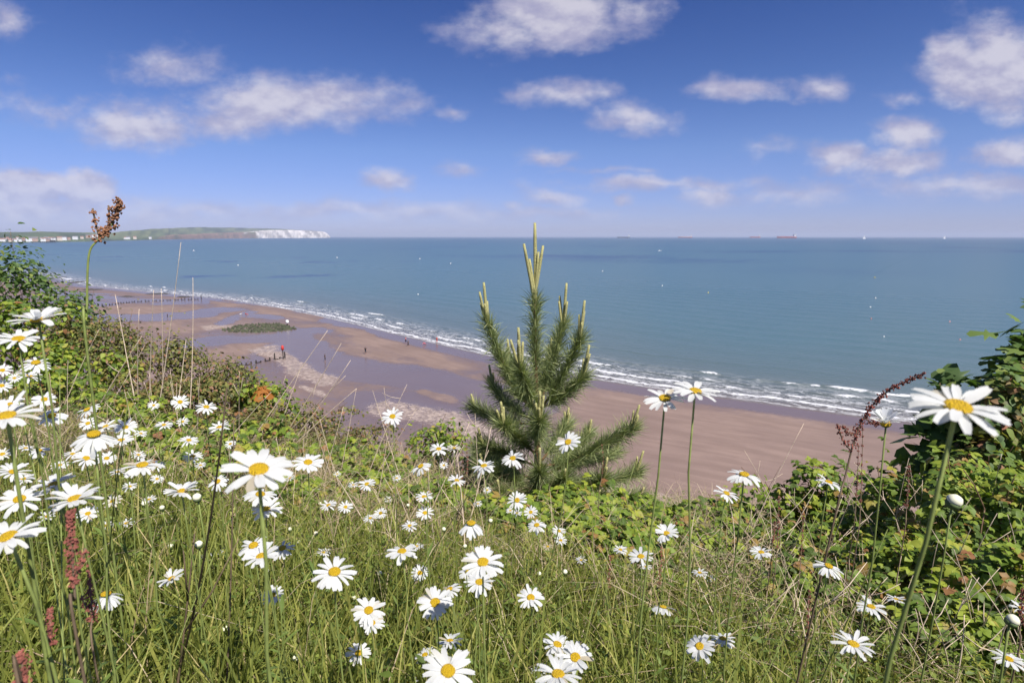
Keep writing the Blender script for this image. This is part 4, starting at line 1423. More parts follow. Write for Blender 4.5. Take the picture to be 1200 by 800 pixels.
# ------------------------------------------------------------------ dry stalks
A = 'thin upright dry stalk rising from the thicket in front of the bay'; AG = 'upright dry stalks over the thicket'
for p0, p1, Y in [((187, 470), (212, 284), 4.6), ((176, 470), (180, 340), 4.8), ((222, 470), (226, 325), 4.8), ((160, 480), (135, 345), 4.4), ((163, 460), (163, 362), 4.9), ((190, 460), (189, 338), 5.0), ((126, 465), (166, 394), 4.4), ((213, 440), (218, 398), 5.0)]:
    stalk(p0, p1, Y, A, AG, .0046, None, 0, fork=1 if p1[1] > 350 else 0)
A = 'pale dry stalk slanting out over the beach beside the orange-leaved sapling'; AG = 'slanting dry stalks over the beach'
for p0, p1, Y in [((318, 490), (384, 387), 4.4), ((338, 505), (400, 402), 4.3), ((350, 510), (411, 422), 4.3), ((330, 500), (352, 432), 4.6), ((322, 488), (335, 440), 4.7), ((345, 500), (405, 440), 4.6), ((352, 520), (418, 455), 4.2), ((310, 500), (345, 452), 4.5)]:
    stalk(p0, p1, Y, A, AG, .0042)
A = 'short dry stalk poking out of straw among brambles'; AG = 'dry stalks in the straw'
r2 = random.Random(4)
for i in range(46):
    x = r2.uniform(60, 560); y = 440 + (x - 60) * .11 + r2.uniform(0, 120)
    Y = max(1.8, 4.6 - (y - 440) * .016)
    stalk((x, y + 20), (x + r2.uniform(-35, 45), y - r2.uniform(25, 70)), Y, A, AG, .0026, None, 0, fork=r2.randint(0, 2))
A = 'dead bramble cane arching through the leaves under the tall bush'; AG = 'dead canes under the tall bush'
for i in range(80):
    x = r2.uniform(840, 1195); y = r2.uniform(600, 790)
    Y = 3.0 - (y - 560) * .006 - (x - 850) * .0014
    stalk((x, y + 25), (x + r2.uniform(-70, 70), y - r2.uniform(20, 90)), max(1.3, Y), A, AG, .0023, None, r2.uniform(-.1, .1), 'dead_cane', fork=r2.randint(0, 2))
stalk((890, 610), (942, 496), 2.6, 'long pale straw stalk leaning out over the open sand', None, .0021)
stalk((880, 600), (915, 545), 2.5, 'brown seeding stalk leaning beside the pale straw stalk', None, .0016, M['darkstem'])
stalk((225, 640), (266, 455), .75, 'dark brown dead stem leaning past the largest meadow daisy', None, .0022, M['darkstem'])
stalk((262, 590), (274, 490), .9, 'thinner brown dead stem beside the dark leaning stem', None, .0018, M['darkstem'])
stalk((210, 720), (228, 625), .8, 'brown forked dead stem below the dark leaning stem', None, .0024, M['darkstem'], fork=2)

# fresh flower stalks and tall grass stems
A = 'tall thin green grass stem standing over the daisies'; AG = 'tall green grass stems'
for p0, p1, Y in [((60, 560), (70, 440), .75), ((30, 600), (22, 470), .6), ((130, 600), (150, 470), .8), ((700, 720), (745, 540), 1.1), ((640, 700), (672, 640), 1.3), ((900, 780), (1010, 540), 1.0), ((870, 790), (960, 600), .95), ((960, 790), (1040, 620), .8), ((470, 700), (560, 560), 1.2), ((330, 790), (420, 610), .9), ((560, 790), (545, 650), .8), ((415, 720), (500, 560), 1.2), ((200, 800), (255, 640), .7), ((820, 790), (880, 580), 1.3)]:
    stalk(p0, p1, Y, A, AG, .0013, M['stem'], 0, 'grass_stem')

# ------------------------------------------------------------------ sorrel
sorrel([(103, 420), (102, 360), (104, 300), (114, 282), (128, 268), (138, 246), (141, 238)], 1.1, 'tall brown-seeded sorrel standing against the sea and sky', None, .58, SORREL_B, 1.5, [(.60, -.1, 1.0, .045), (.72, .1, 1.0, .035), (.80, .3, 1.0, .03)], (-.02, 0), 20)
sorrel([(975, 620), (990, 560), (1003, 510), (1020, 478), (1045, 455), (1083, 438)], 1.15, 'arching red sorrel spike over the breakers beside the half-open daisy', None, .45, SORREL, 1.35, [(.45, -.35, .6, .08), (.6, .3, -.1, .09), (.5, -.4, .3, .06)], (-.05, 0), 22)
sorrel([(92, 760), (88, 700), (84, 640), (82, 598)], .62, 'dark red sorrel spike rising among the largest clump of daisies', None, .55, SORREL, .95, [(.62, .25, .5, .05)], (0, 0), 16)
sorrel([(62, 790), (60, 750), (58, 712)], .75, 'short dark red sorrel spike beside the tall red one', None, .6, SORREL, .85, [], (0, 0), 11)
sorrel([(28, 830), (27, 800), (25, 765)], .55, 'pinkish sorrel spike poking up beneath the other red spikes', None, .6, SORREL, .9, [], (0, 0), 9)
sorrel([(112, 780), (108, 720), (104, 668)], .9, 'slender red sorrel beside the drooping daisy', None, .6, SORREL, 1.0, [(.7, -.2, .5, .05)], (0, 0), 10)
A = 'small red sorrel spike in the brambles above the open sand'; AG = 'red sorrel in the brambles'
for x, y0, y1, D_ in [(910, 650, 580, 2.2), (938, 660, 600, 2.2), (905, 640, 610, 2.3), (1003, 590, 520, 2.4), (1008, 600, 500, 2.3), (1062, 600, 545, 2.3), (945, 760, 690, 1.7), (1195, 740, 690, 1.5), (772, 690, 640, 2.2), (712, 700, 650, 2.1)]:
    sorrel([(x - 3, y0 + 30), (x, y0), (x + 2, (y0 + y1) / 2), (x + 3, y1)], D_, A, AG, .55, SORREL, 1.3, [], (0, 0), 9)
A = 'thin rusty sorrel at the foot of the pine among the daisies'; AG = 'rusty sorrel by the pine'
for x, y0, y1, D_ in [(540, 580, 500, 2.6), (546, 560, 520, 2.6), (705, 560, 520, 3.0)]:
    sorrel([(x - 3, y0 + 20), (x, y0), (x + 2, (y0 + y1) / 2), (x, y1)], D_, A, AG, .55, SORREL, 1.1, [], (0, 0), 8)

# ------------------------------------------------------------------ daisies: single ones with their own look first
L = 'oxeye daisy '
daisy(1122, 478, 116, .46, -9, 6, (-.17, .05), 'largest white oxeye daisy on a thick green stem against the breakers', D=.056, jit=9, npet=19)
daisy(1038, 497, 47, .5, 8, 48, (-.02, .03), 'half-open white daisy with upright petals beside the arching sorrel', jit=10, D=.045)
daisy(303, 551, 92, .62, -4, 5, (.0, .02), 'large open white daisy in the meadow with broad petals on an upright stem', D=.056, npet=17)
daisy(779, 467, 58, .45, 3, 2, (-.05, .03), 'white daisy over the sand on a curved stem, next to the pine', jit=8)
daisy(815, 459, 60, .36, -10, 10, (-.01, .02), 'white daisy tilted sideways over the shoreline on a tall stem')
daisy(872, 556, 45, .38, 0, -10, (.01, .0), 'domed white daisy standing just over the brambles against the sand')
daisy(851, 578, 33, .42, -14, 2, (.0, .0), 'small tilted white daisy beside the domed daisy')
daisy(971, 565, 34, .3, -12, 0, (-.05, .0), 'white daisy seen edge-on among the sorrel spikes')
daisy(45, 376, 64, .18, 4, 22, (.03, .0), 'white daisy seen from below, topmost of the clump beneath the thicket')
daisy(22, 398, 56, .38, 0, 8, (.02, .0), 'white daisy with raised petals just under the topmost one')
daisy(8, 488, 76, .45, 4, 8, (.02, .0), 'large white daisy with long ragged petals low in the clump')
daisy(110, 509, 56, .48, 0, -24, (-.02, .0), 'white daisy with a high domed centre and drooping petals', jit=9)
daisy(23, 585, 50, .66, 6, 3, (.0, .0), 'wide star-shaped white daisy below the clump')
daisy(88, 585, 62, .42, 4, 12, (.03, .0), 'wide white daisy with cupped petals behind the red sorrel')
daisy(10, 629, 74, .5, 12, 2, (-.01, .0), 'large white daisy with a deep orange-yellow centre and spread petals')
daisy(167, 545, 50, .4, -3, -6, (.0, .0), 'flat-topped white daisy at the edge of the clump')
daisy(124, 696, 44, .42, -4, -34, (.0, .0), 'white daisy with all petals hanging down in the deep grass')
daisy(201, 678, 34, .5, 18, 14, (.0, .0), 'small shaded white daisy cupped towards the dead stems')
daisy(213, 576, 44, .45, 0, 16, (.0, .0), 'white daisy with cupped petals beside the dark leaning stem')
daisy(361, 542, 40, .66, -6, 2, (.0, .0), 'small white daisy close behind the large open one')
daisy(392, 670, 56, .7, -6, 0, (-.06, .0), 'round white daisy facing outward alone in the grass')
daisy(525, 786, 68, .82, -4, 2, (.0, .0), 'large white daisy facing up, lowest in the meadow', D=.055)
daisy(510, 706, 48, .84, 8, 4, (.0, .0), 'white daisy turned to the side below the pair of overlapping heads')
daisy(566, 659, 56, .72, -4, 6, (.0, .0), 'upper of two overlapping white daisies under the pine')
daisy(562, 682, 42, .62, 0, 2, (.0, .0), 'lower of two overlapping white daisies under the pine')
daisy(552, 613, 42, .46, 0, -34, (.0, .0), 'white daisy with a tall domed centre and swept-back petals below the pine')
daisy(666, 518, 34, .72, 20, 0, (-.22, -.05), 'white daisy on a long slanting stem right in front of the pine')
daisy(601, 537, 32, .6, 14, 0, (-.10, -.02), 'white daisy tilted in front of the lower pine branches')
daisy(567, 546, 32, .5, 14, -6, (-.04, .0), 'tilted white daisy at the side of the pine')
daisy(606, 586, 27, .8, 10, 2, (-.03, .0), 'white daisy with a small insect-dark centre below the pine')
daisy(460, 488, 29, .72, 8, 2, (-.03, .0), 'lone white daisy standing high against the shingle')
daisy(471, 646, 42, .52, 0, -4, (.0, .0), 'flat white daisy by itself halfway down the meadow')
daisy(622, 700, 37, .8, 0, 0, (.0, .0), 'lone star-like white daisy beside the brambles below the pine')
daisy(777, 711, 32, .28, 0, -16, (-.05, .0), 'thin-petalled white daisy on a pale leaning stem', npet=11)
daisy(1000, 755, 52, .5, -4, 6, (.0, .0), 'white daisy with fanned petals low in front of the dead canes')
daisy(654, 790, 62, .56, 0, 6, (.0, .0), 'lowest of three white daisies growing together')
daisy(674, 770, 48, .82, 6, 4, (.0, .0), 'middle of three white daisies growing together')
daisy(653, 755, 42, .6, -14, 4, (.0, .0), 'upper of three white daisies growing together')
daisy(820, 757, 40, .8, 24, 2, (.0, .0), 'white daisy facing sideways at the bramble edge')
daisy(847, 748, 32, .5, 10, -4, (.0, .0), 'small white daisy tilted behind the sideways one')
daisy(432, 715, 44, .76, 0, 4, (.0, .0), 'upper white daisy of a tight knot of heads in the grass')
daisy(436, 730, 32, .8, 0, 4, (.0, .0), 'lower white daisy of a tight knot of heads in the grass')
daisy(420, 765, 33, .8, 0, 2, (.0, .0), 'small open white daisy under the tight knot of heads')

def many(lst, where, group):
    for q in lst:
        x, y, d = q[:3]
        rr = random.Random(int(x * 5 + y * 11))
        asp = q[3] if len(q) > 3 else rr.uniform(.42, .85)
        sd_ = rr.gauss(0, 9)
        pt, held = rr.choice(((3, 'spread flat'), (10, 'cupped upward'), (-12, 'drooping')))
        big = 'tiny' if d < 18 else ('small' if d < 28 else 'broad')
        daisy(x, y, d, asp, sd_, pt, (rr.uniform(-.04, .04), rr.uniform(-.02, .02)), '%s white daisy, petals %s, %s' % (big, held, where), group, D=.050)


many([(42, 425, 36, .5), (34, 441, 30, .3), (17, 443, 14), (3, 434, 22), (2, 452, 22), (12, 474, 32), (52, 468, 27), (61, 487, 33, .7), (102, 480, 30, .3), (103, 496, 20), (124, 500, 27), (147, 501, 28), (142, 516, 31, .45)],
     'crowded into the clump beneath the thicket', 'daisies crowded beneath the thicket')
many([(85, 532, 22), (101, 537, 30), (125, 537, 23), (46, 528, 25), (30, 525, 18), (3, 532, 20), (15, 553, 38), (27, 561, 27), (63, 568, 47, .42), (103, 602, 26, .75), (132, 587, 22, .6), (162, 533, 18), (152, 570, 18), (184, 561, 16), (124, 616, 18), (148, 613, 20, .4), (138, 553, 20, .35), (70, 545, 20), (175, 585, 17), (55, 605, 19), (110, 640, 15), (165, 630, 13), (35, 660, 16), (180, 650, 12)],
     'in long grass around the red sorrel', 'daisies in long grass around the sorrel')
many([(211, 471, 22), (242, 477, 27, .55), (192, 498, 21, .5), (214, 494, 15), (257, 501, 27, .5), (221, 516, 25, .5), (226, 535, 24, .65), (235, 545, 14), (184, 546, 20), (255, 564, 26, .7), (305, 579, 42, .5), (312, 597, 40, .7), (226, 613, 14), (270, 520, 14), (290, 535, 13), (165, 508, 15), (180, 475, 14), (340, 560, 13), (275, 610, 14), (370, 575, 12)],
     'in front of the low brambles below the thicket', 'daisies in front of the low brambles')
many([(204, 638, 13), (264, 647, 18), (240, 651, 18), (297, 639, 42, .65), (331, 642, 33, .6), (306, 652, 46, .62), (342, 657, 14), (351, 671, 11), (320, 697, 29, .8), (341, 733, 20, .35), (297, 752, 16, .7), (379, 647, 19), (432, 701, 18), (400, 768, 15), (246, 799, 26), (478, 799, 26), (414, 640, 12), (230, 700, 13), (370, 730, 14), (280, 780, 15), (450, 760, 14), (150, 750, 15), (60, 740, 16)],
     'in the open green grass', 'daisies standing in open grass')
many([(514, 526, 25, .6), (532, 525, 19, .4), (493, 546, 29, .5), (535, 563, 24, .55), (497, 582, 24, .55), (498, 601, 24, .75), (480, 616, 21, .6), (414, 568, 14), (430, 567, 23, .6), (385, 592, 22, .6), (405, 594, 20, .7), (434, 607, 19), (446, 601, 17), (492, 671, 23, .9), (510, 659, 13), (488, 640, 20, .4), (548, 670, 26), (590, 667, 12), (527, 690, 30, .45), (527, 751, 34, .4), (498, 767, 28, .6), (360, 640, 12), (445, 640, 11), (465, 560, 12), (455, 585, 11), (520, 545, 12), (395, 555, 11), (410, 615, 12), (530, 640, 12), (470, 690, 13), (560, 590, 12)],
     'in the straw and grass beside the pine', 'daisies in straw beside the pine')
many([(571, 574, 11), (598, 598, 12), (606, 601, 14), (622, 600, 19), (629, 615, 26, .65), (655, 622, 19, .6), (657, 633, 17), (642, 640, 15), (679, 639, 11), (681, 656, 16), (727, 644, 19, .6), (751, 652, 33, .6), (757, 664, 17), (781, 625, 33, .6), (800, 660, 12), (789, 772, 18), (632, 787, 24), (664, 600, 10), (716, 668, 10)],
     'among brambles at the foot of the pine', 'daisies among brambles below the pine')
many([(892, 647, 27, .55), (971, 663, 37, .45), (820, 671, 21, .4), (831, 677, 15), (958, 739, 17), (895, 796, 22), (1021, 711, 37, .5), (1050, 702, 23, .4), (1196, 712, 24, .5), (1182, 772, 37, .5), (868, 690, 11)],
     'among brambles and dead canes above the sand', 'daisies among brambles above the sand')
bud(1118, 588, 17, 'fat half-open daisy bud beside the stem of the largest daisy', None, .02, (-.06, 0))
bud(1186, 727, 14, 'daisy bud among the brambles under the tall bush')
for x, y, d in [(231, 583, 10), (233, 638, 9), (264, 737, 8), (347, 771, 9), (200, 640, 6), (169, 590, 6), (190, 595, 6), (155, 660, 5), (127, 640, 5), (118, 670, 5), (415, 700, 6), (445, 672, 6), (350, 635, 5), (370, 625, 5), (313, 668, 6), (385, 700, 5), (662, 670, 6), (632, 672, 5), (520, 620, 5), (575, 610, 5), (545, 640, 5), (769, 789, 5), (700, 712, 4), (430, 660, 5), (280, 690, 5), (250, 655, 5), (478, 592, 4), (491, 556, 4), (375, 590, 4), (340, 620, 5)]:
    bud(x, y, d, 'tiny unopened daisy bud in the meadow grass', 'daisy buds in the grass')

# ================================================================== FAR THINGS: groynes, rocks, people, boats, town
M['timber'] = simple_mat('wet_timber', (.035, .028, .024), .8, .3, 6)
M['rock'] = simple_mat('ledge_rock', (.055, .05, .042), .85, .4, 1.2, .3, .4)
M['weed'] = simple_mat('weedy_rock', (.065, .072, .04), .8, .85, .9, .3, .4)
M['redpaint'] = simple_mat('red_paint', (.55, .05, .04), .5, .1)
M['whitepaint'] = simple_mat('white_paint', (.8, .8, .78), .5, .06)


def groyne(pxs, n, label, h=1.0, tall=()):
    P = [onbeach(*p) for p in pxs]
    seg = [(P[i + 1] - P[i]).length for i in range(len(P) - 1)]
    tot = sum(seg)
    root = empty('groyne', P[0]); tag(root, label, 'groyne')
    rr = random.Random(n)
    prev = None
    for k in range(n):
        s = tot * k / (n - 1); i = 0
        while i < len(seg) - 1 and s > seg[i]:
            s -= seg[i]; i += 1
        p = P[i].lerp(P[i + 1], s / seg[i]); p.z = beach_z(p.x, p.y)
        hh = h * rr.uniform(.6, 1.15)
        if k in tall: hh = h * rr.uniform(1.7, 2.2)
        v, f = tube([Vector((0, 0, -.4)), Vector((rr.uniform(-.03, .03), rr.uniform(-.03, .03), hh * .6)), Vector((rr.uniform(-.06, .06), 0, hh))], [.17, .16, .13], 6)
        o = link_mesh('post', new_mesh('post', v, f), M['timber'], root); o.location = p - P[0]
        if prev is not None and k % 2:
            d = p - prev
            v, f = tube([Vector((0, 0, .18)), d + Vector((0, 0, .18))], .10, 4)
            o = link_mesh('plank', new_mesh('plank', v, f), M['timber'], root); o.location = prev - P[0]
        prev = p
    return root


groyne([(255, 436), (290, 428), (320, 422), (334, 420)], 15, 'short groyne of dark timber posts ending in taller posts by the shingle', .75, (12, 14))
groyne([(100, 359), (125, 358), (160, 354), (200, 352)], 26, 'long low groyne of dark posts across the wet sand', .75)
groyne([(205, 352), (236, 351)], 9, 'end of a dark groyne standing in the shallows', 1.0, (8,))


def marker(px, py, h, label, col, topr):
    p = onbeach(px, py)
    root = empty('beach_marker', p); tag(root, label, 'marker')
    v, f = tube([Vector((0, 0, -.4)), Vector((0, 0, h))], .12, 6)
    link_mesh('pole', new_mesh('pole', v, f), M['timber'], root)
    v, f = lathe([(topr, h - .1), (topr * 1.05, h + .3), (topr * .9, h + .8), (topr * .2, h + .95)], 10)
    link_mesh('top_mark', new_mesh('top_mark', v, f, True), col, root)


marker(332, 421, 2.3, 'dark pole with a red top mark at the groyne end', M['redpaint'], .3)
marker(337, 382, 1.0, 'pole with a round white top mark on the weedy rocks', M['whitepaint'], .45)


def lump(name, px, py, wpx, dpx, h, label, group, mat, seed):
    """a low ledge of rock: lumpy flattened shape"""
    a = onbeach(px - wpx / 2, py); b_ = onbeach(px + wpx / 2, py)
    c = onbeach(px, py); far = onbeach(px, py - dpx / 2); nr_ = onbeach(px, py + dpx / 2)
    rx = (b_ - a).length / 2; ry = max((far - nr_).length / 2, 1.0)
    nu, nv = 46, 12
    V = []; Fc = []
    rr = random.Random(seed)
    for j in range(nv):
        q = j / (nv - 1)
        for i in range(nu):
            th = 2 * math.pi * i / nu
            n1 = float(fbm(np.array([math.cos(th) * 2 + seed]), np.array([math.sin(th) * 2]), seed)[0])
            n2 = float(fbm(np.array([math.cos(th) * 5 * q + seed]), np.array([math.sin(th) * 5 * q]), seed + 9)[0])
            rad = q * (1 + .45 * n1)
            z = h * (1 - q ** 3) * (.6 + .9 * n2) - .35 * q
            V.append((math.cos(th) * rx * rad, math.sin(th) * ry * rad, z))
    for j in range(nv - 1):
        for i in range(nu):
            i2 = (i + 1) % nu
            Fc.append((j * nu + i, (j + 1) * nu + i, (j + 1) * nu + i2, j * nu + i2))
    o = link_mesh(name, new_mesh(name, V, Fc), mat)
    o.location = (c.x, c.y, beach_z(c.x, c.y))
    tag(o, label, 'rock ledge', group)


A = 'dark flat rock ledge lying in the shallows by the far groyne'; AG = 'rock ledges in the shallows'
for i, (x, y, w, d, h) in enumerate([(70, 325.5, 26, 2.2, .7), (92, 331, 34, 2.4, .7), (105, 339.5, 40, 2.2, .6), (185, 344.5, 44, 2.0, .5), (150, 347.5, 34, 1.6, .5), (8, 305.5, 24, 1.5, .9), (215, 348, 24, 1.6, .5), (60, 320, 22, 1.4, .6)]):
    lump('rock_ledge', x, y, w, d, h, A, AG, M['rock'], i + 3)


def rock_patch():
    rr = random.Random(9); cs = []; rs_ = []
    for k in range(900):
        a = rr.uniform(0, 6.28); q = math.sqrt(rr.random())
        px = 304 + 42 * q * math.cos(a) * (1 + .15 * math.sin(3 * a)); py = 384.5 + 5.2 * q * math.sin(a) - (px - 304) * .03
        if px < 258: continue
        p = onbeach(px, py)
        cs.append(Vector((p.x, p.y, p.z + .02))); rs_.append(rr.uniform(.15, .42) * (1.5 if rr.random() < .1 else 1))
    v, f = blobs(cs, rs_, 3)
    o = link_mesh('weedy_rocks', new_mesh('weedy_rocks', v, f), M['weed'])
    tag(o, 'low bank of green weed-covered rocks on the sand', 'rocks', kind='stuff')
rock_patch()


# ---------------- people on the sand
def person(px, py, label, top, legs, pose='walk', scale=1.0, face=0.0, group=None):
    p = onbeach(px, py)
    skin = simple_mat('skin', (.45, .26, .18), .6, .05)
    if pose == 'sit':
        J = {'pelvis': (0, 0, .12), 'chest': (-.06, 0, .45), 'neck': (-.05, 0, .62), 'head': (-.03, 0, .76), 'crown': (-.03, 0, .86),
             'ls': (-.05, .19, .55), 'le': (-.18, .25, .33), 'lh': (-.22, .22, .08), 'rs': (-.05, -.19, .55), 're': (.1, -.26, .36), 'rh': (.28, -.16, .38),
             'lk': (.40, .14, .38), 'la': (.62, .12, .06), 'lt': (.75, .12, .04), 'rk': (.42, -.14, .36), 'ra': (.66, -.12, .06), 'rt': (.79, -.12, .04)}
    else:
        st = .20 if pose == 'walk' else .05
        J = {'pelvis': (0, 0, .92), 'chest': (.02, 0, 1.25), 'neck': (.02, 0, 1.47), 'head': (.04, 0, 1.60), 'crown': (.03, 0, 1.70),
             'ls': (.02, .20, 1.40), 'le': (.10 * (st > .1), .27, 1.12), 'lh': (.22 * (st > .1), .25, .87), 'rs': (.02, -.20, 1.40), 're': (-.08 * (st > .1), -.27, 1.12), 'rh': (-.06, -.27, .86),
             'lk': (-st * .3 + .04, .10, .50), 'la': (-st - .06, .10, .09), 'lt': (-st + .10, .11, .03), 'rk': (st * .7, -.10, .50), 'ra': (st, -.10, .08), 'rt': (st + .17, -.11, .03)}
    rad = {'pelvis': .15, 'chest': .16, 'neck': .06, 'head': .10, 'crown': .07, 'ls': .075, 'le': .048, 'lh': .04, 'rs': .075, 're': .048, 'rh': .04,
           'lk': .07, 'la': .045, 'lt': .04, 'rk': .07, 'ra': .045, 'rt': .04}
    ks = list(J); E = [('pelvis', 'chest'), ('chest', 'neck'), ('neck', 'head'), ('head', 'crown'), ('chest', 'ls'), ('ls', 'le'), ('le', 'lh'), ('chest', 'rs'), ('rs', 're'), ('re', 'rh'),
                       ('pelvis', 'lk'), ('lk', 'la'), ('la', 'lt'), ('pelvis', 'rk'), ('rk', 'ra'), ('ra', 'rt')]
    me = bpy.data.meshes.new('person')
    me.from_pydata([J[k] for k in ks], [(ks.index(a), ks.index(b_)) for a, b_ in E], [])
    tmp = bpy.data.objects.new('person_tmp', me); COL.objects.link(tmp)
    tmp.modifiers.new('skin', 'SKIN')
    for i, k in enumerate(ks):
        me.skin_vertices[0].data[i].radius = (rad[k], rad[k])
        me.skin_vertices[0].data[i].use_root = (k == 'pelvis')
    s_ = tmp.modifiers.new('sub', 'SUBSURF'); s_.levels = 1; s_.render_levels = 1
    dg = bpy.context.evaluated_depsgraph_get()
    body = bpy.data.meshes.new_from_object(tmp.evaluated_get(dg))
    bpy.data.objects.remove(tmp)
    body.materials.clear()
    for m_ in (skin, top, legs, M['hair']): body.materials.append(m_)
    hip = J['pelvis'][2]; nk = J['neck'][2]
    for pl in body.polygons:
        c = pl.center
        if c.z > nk + .17 or (c.z > nk + .06 and c.x < J['head'][0] - .03): pl.material_index = 3
        elif c.z > nk - .02: pl.material_index = 0
        elif c.z > hip + .06 and abs(c.y) < .29 and not (abs(c.y) > .235 and c.z < nk - .25): pl.material_index = 1
        elif pose == 'sit' and c.x < .05 and abs(c.y) < .19: pl.material_index = 1
        elif c.z > (.28 if pose != 'sit' else .2) and abs(c.y) < .23: pl.material_index = 2
        else: pl.material_index = 0
        pl.use_smooth = True
    o = link_mesh('person', body)
    o.location = p; o.rotation_euler = (0, 0, face); o.scale = (scale,) * 3
    tag(o, label, 'person', group)


M['hair'] = simple_mat('hair', (.05, .03, .02), .7, .1)
pink = simple_mat('pink_cloth', (.62, .20, .24), .8, .08); red = simple_mat('red_cloth', (.55, .08, .07), .8, .08)
navy = simple_mat('navy_cloth', (.02, .025, .05), .8, .08); blk = simple_mat('black_cloth', (.015, .015, .018), .8, .08); wht = simple_mat('white_cloth', (.7, .68, .66), .8, .05)
person(475.5, 402, 'person in a pink top walking along the wet sand beside another', pink, navy, 'walk', 1, R(40))
person(478.5, 406, 'person in black walking beside the pink-topped person', blk, blk, 'walk', 1, R(220))
person(428.5, 414.5, 'person in dark clothes standing alone on the wet sand', blk, navy, 'stand', 1, R(90))
person(497, 404, 'person in pink sitting at the edge of the surf', pink, pink, 'sit', 1.1, R(60))
person(512, 401.5, 'person in red paddling in the shallow surf', red, red, 'stand', .95, R(60))
person(381, 423, 'person in black standing on the sand beyond the shingle', blk, blk, 'stand', 1, R(30))
person(283, 369, 'person in a white top sitting by the pool on the sand', wht, red, 'sit', 1.15, R(200))
person(288, 369, 'person in a red top sitting by the pool on the sand', red, pink, 'sit', 1.15, R(20))
person(196.5, 373, 'person in dark blue standing by the far pools', navy, navy, 'stand', 1, R(10))


# ---------------- boats and buoys
def loft(rings):
    n = len(rings[0]); V = [q for r0 in rings for q in r0]; Fc = []
    for i in range(len(rings) - 1):
        for k in range(n):
            k2 = (k + 1) % n
            Fc.append((i * n + k, i * n + k2, (i + 1) * n + k2, (i + 1) * n + k))
    Fc.append(tuple(range(n))[::-1]); Fc.append(tuple((len(rings) - 1) * n + k for k in range(n)))
    return V, Fc


def hull(L, B, H):
    rings = []
    for t, w, hz in [(-.5, .55, 1.0), (-.45, .9, .95), (-.2, 1, .9), (.25, 1, .9), (.4, .75, 1.0), (.48, .25, 1.15), (.5, .06, 1.2)]:
        b_ = B / 2 * w; x = L * t
        rings.append([Vector((x, -b_ * .7, -1.0)), Vector((x, b_ * .7, -1.0)), Vector((x + (t > .35) * L * .01, b_, H * .5)), Vector((x + (t > .35) * L * .015, b_, H * hz)), Vector((x + (t > .35) * L * .015, -b_, H * hz)), Vector((x + (t > .35) * L * .01, -b_, H * .5))])
    return loft(rings)


def ship(px, dist, L, hullm, label, H=14, flip=1, cargo=None, rz=0.0):
    r = ray(px, 277); d = Vector((r.x, r.y)).normalized() * dist
    root = empty('cargo_ship', (d.x, d.y, 0)); tag(root, label, 'ship')
    root.rotation_euler = (0, 0, rz + (0 if flip > 0 else math.pi))
    v, f = hull(L, L * .15, H); link_mesh('hull', new_mesh('hull', v, f), hullm, root)
    v, f = boxm(0, 0, 0, L * .09, L * .13, 30); sup = link_mesh('superstructure', new_mesh('superstructure', v, f), M['whitepaint'], root); sup.location = (-L * .40, 0, H * .9 + 15)
    v, f = boxm(0, 0, 0, L * .05, L * .15, 5); o = link_mesh('bridge', new_mesh('bridge', v, f), M['whitepaint'], sup); o.location = (L * .01, 0, 17.4)
    v, f = tube([Vector((0, 0, 0)), Vector((0, 0, 11))], [L * .018, L * .015], 8); o = link_mesh('funnel', new_mesh('funnel', v, f), hullm, root); o.location = (-L * .462, 0, H * .9 + 27)
    v, f = tube([Vector((0, 0, 0)), Vector((0, 0, 16))], [.9, .5], 6); o = link_mesh('mast', new_mesh('mast', v, f), M['whitepaint'], root); o.location = (L * .42, 0, H * .95)
    for k in range(4):
        v, f = boxm(0, 0, 0, L * .12, L * .11, 4 if not cargo else 9); o = link_mesh('hatch', new_mesh('hatch', v, f), cargo or hullm, root); o.location = (-L * .24 + k * L * .17, 0, H * .9 + (1.9 if not cargo else 4.4))


greyh = simple_mat('grey_hull', (.10, .12, .17), .6, .05); redh = simple_mat('red_hull', (.42, .10, .09), .6, .05)
ship(731, 9500, 200, greyh, 'grey cargo ship with a white bridge on the horizon', 22, -1)
ship(803, 11000, 250, redh, 'white-decked ship with a red hull on the horizon', 22, -1, M['whitepaint'])
ship(885, 11500, 190, redh, 'short red ship on the horizon next to a longer red one', 24, -1)
ship(922, 9000, 270, redh, 'long red tanker on the horizon', 27, -1)


def boat(px, py, L, label, sail=False):
    p = atz(px, py, 0) if not sail else None
    if sail:
        r = ray(px, 277); q = Vector((r.x, r.y)).normalized() * py; p = Vector((q.x, q.y, 0))
    root = empty('sailing_boat' if sail else 'motor_boat', p); tag(root, label, 'boat')
    v, f = hull(L, L * .28, L * .11); link_mesh('hull', new_mesh('hull', v, f), M['whitepaint'], root)
    v, f = boxm(-L * .08, 0, L * .11 + L * .05, L * .3, L * .2, L * .12); link_mesh('cabin', new_mesh('cabin', v, f), M['whitepaint'], root)
    if sail:
        v, f = tube([Vector((L * .05, 0, 0)), Vector((L * .05, 0, L * 1.25))], L * .008, 6); link_mesh('mast', new_mesh('mast', v, f), M['whitepaint'], root)
        for nm, a in (('mainsail', [(L * .03, .02, L * .2), (-L * .45, L * .05, L * .2), (L * .035, .02, L * 1.2)]), ('headsail', [(L * .07, .02, L * 1.1), (L * .5, .05, L * .12), (L * .07, L * .06, L * .2)])):
            v = [Vector(q) for q in a] + [Vector(q) + Vector((0, .06, 0)) for q in a]
            link_mesh(nm, new_mesh(nm, v, [(0, 1, 2), (5, 4, 3), (0, 3, 4, 1), (1, 4, 5, 2), (2, 5, 3, 0)]), M['whitepaint'], root)


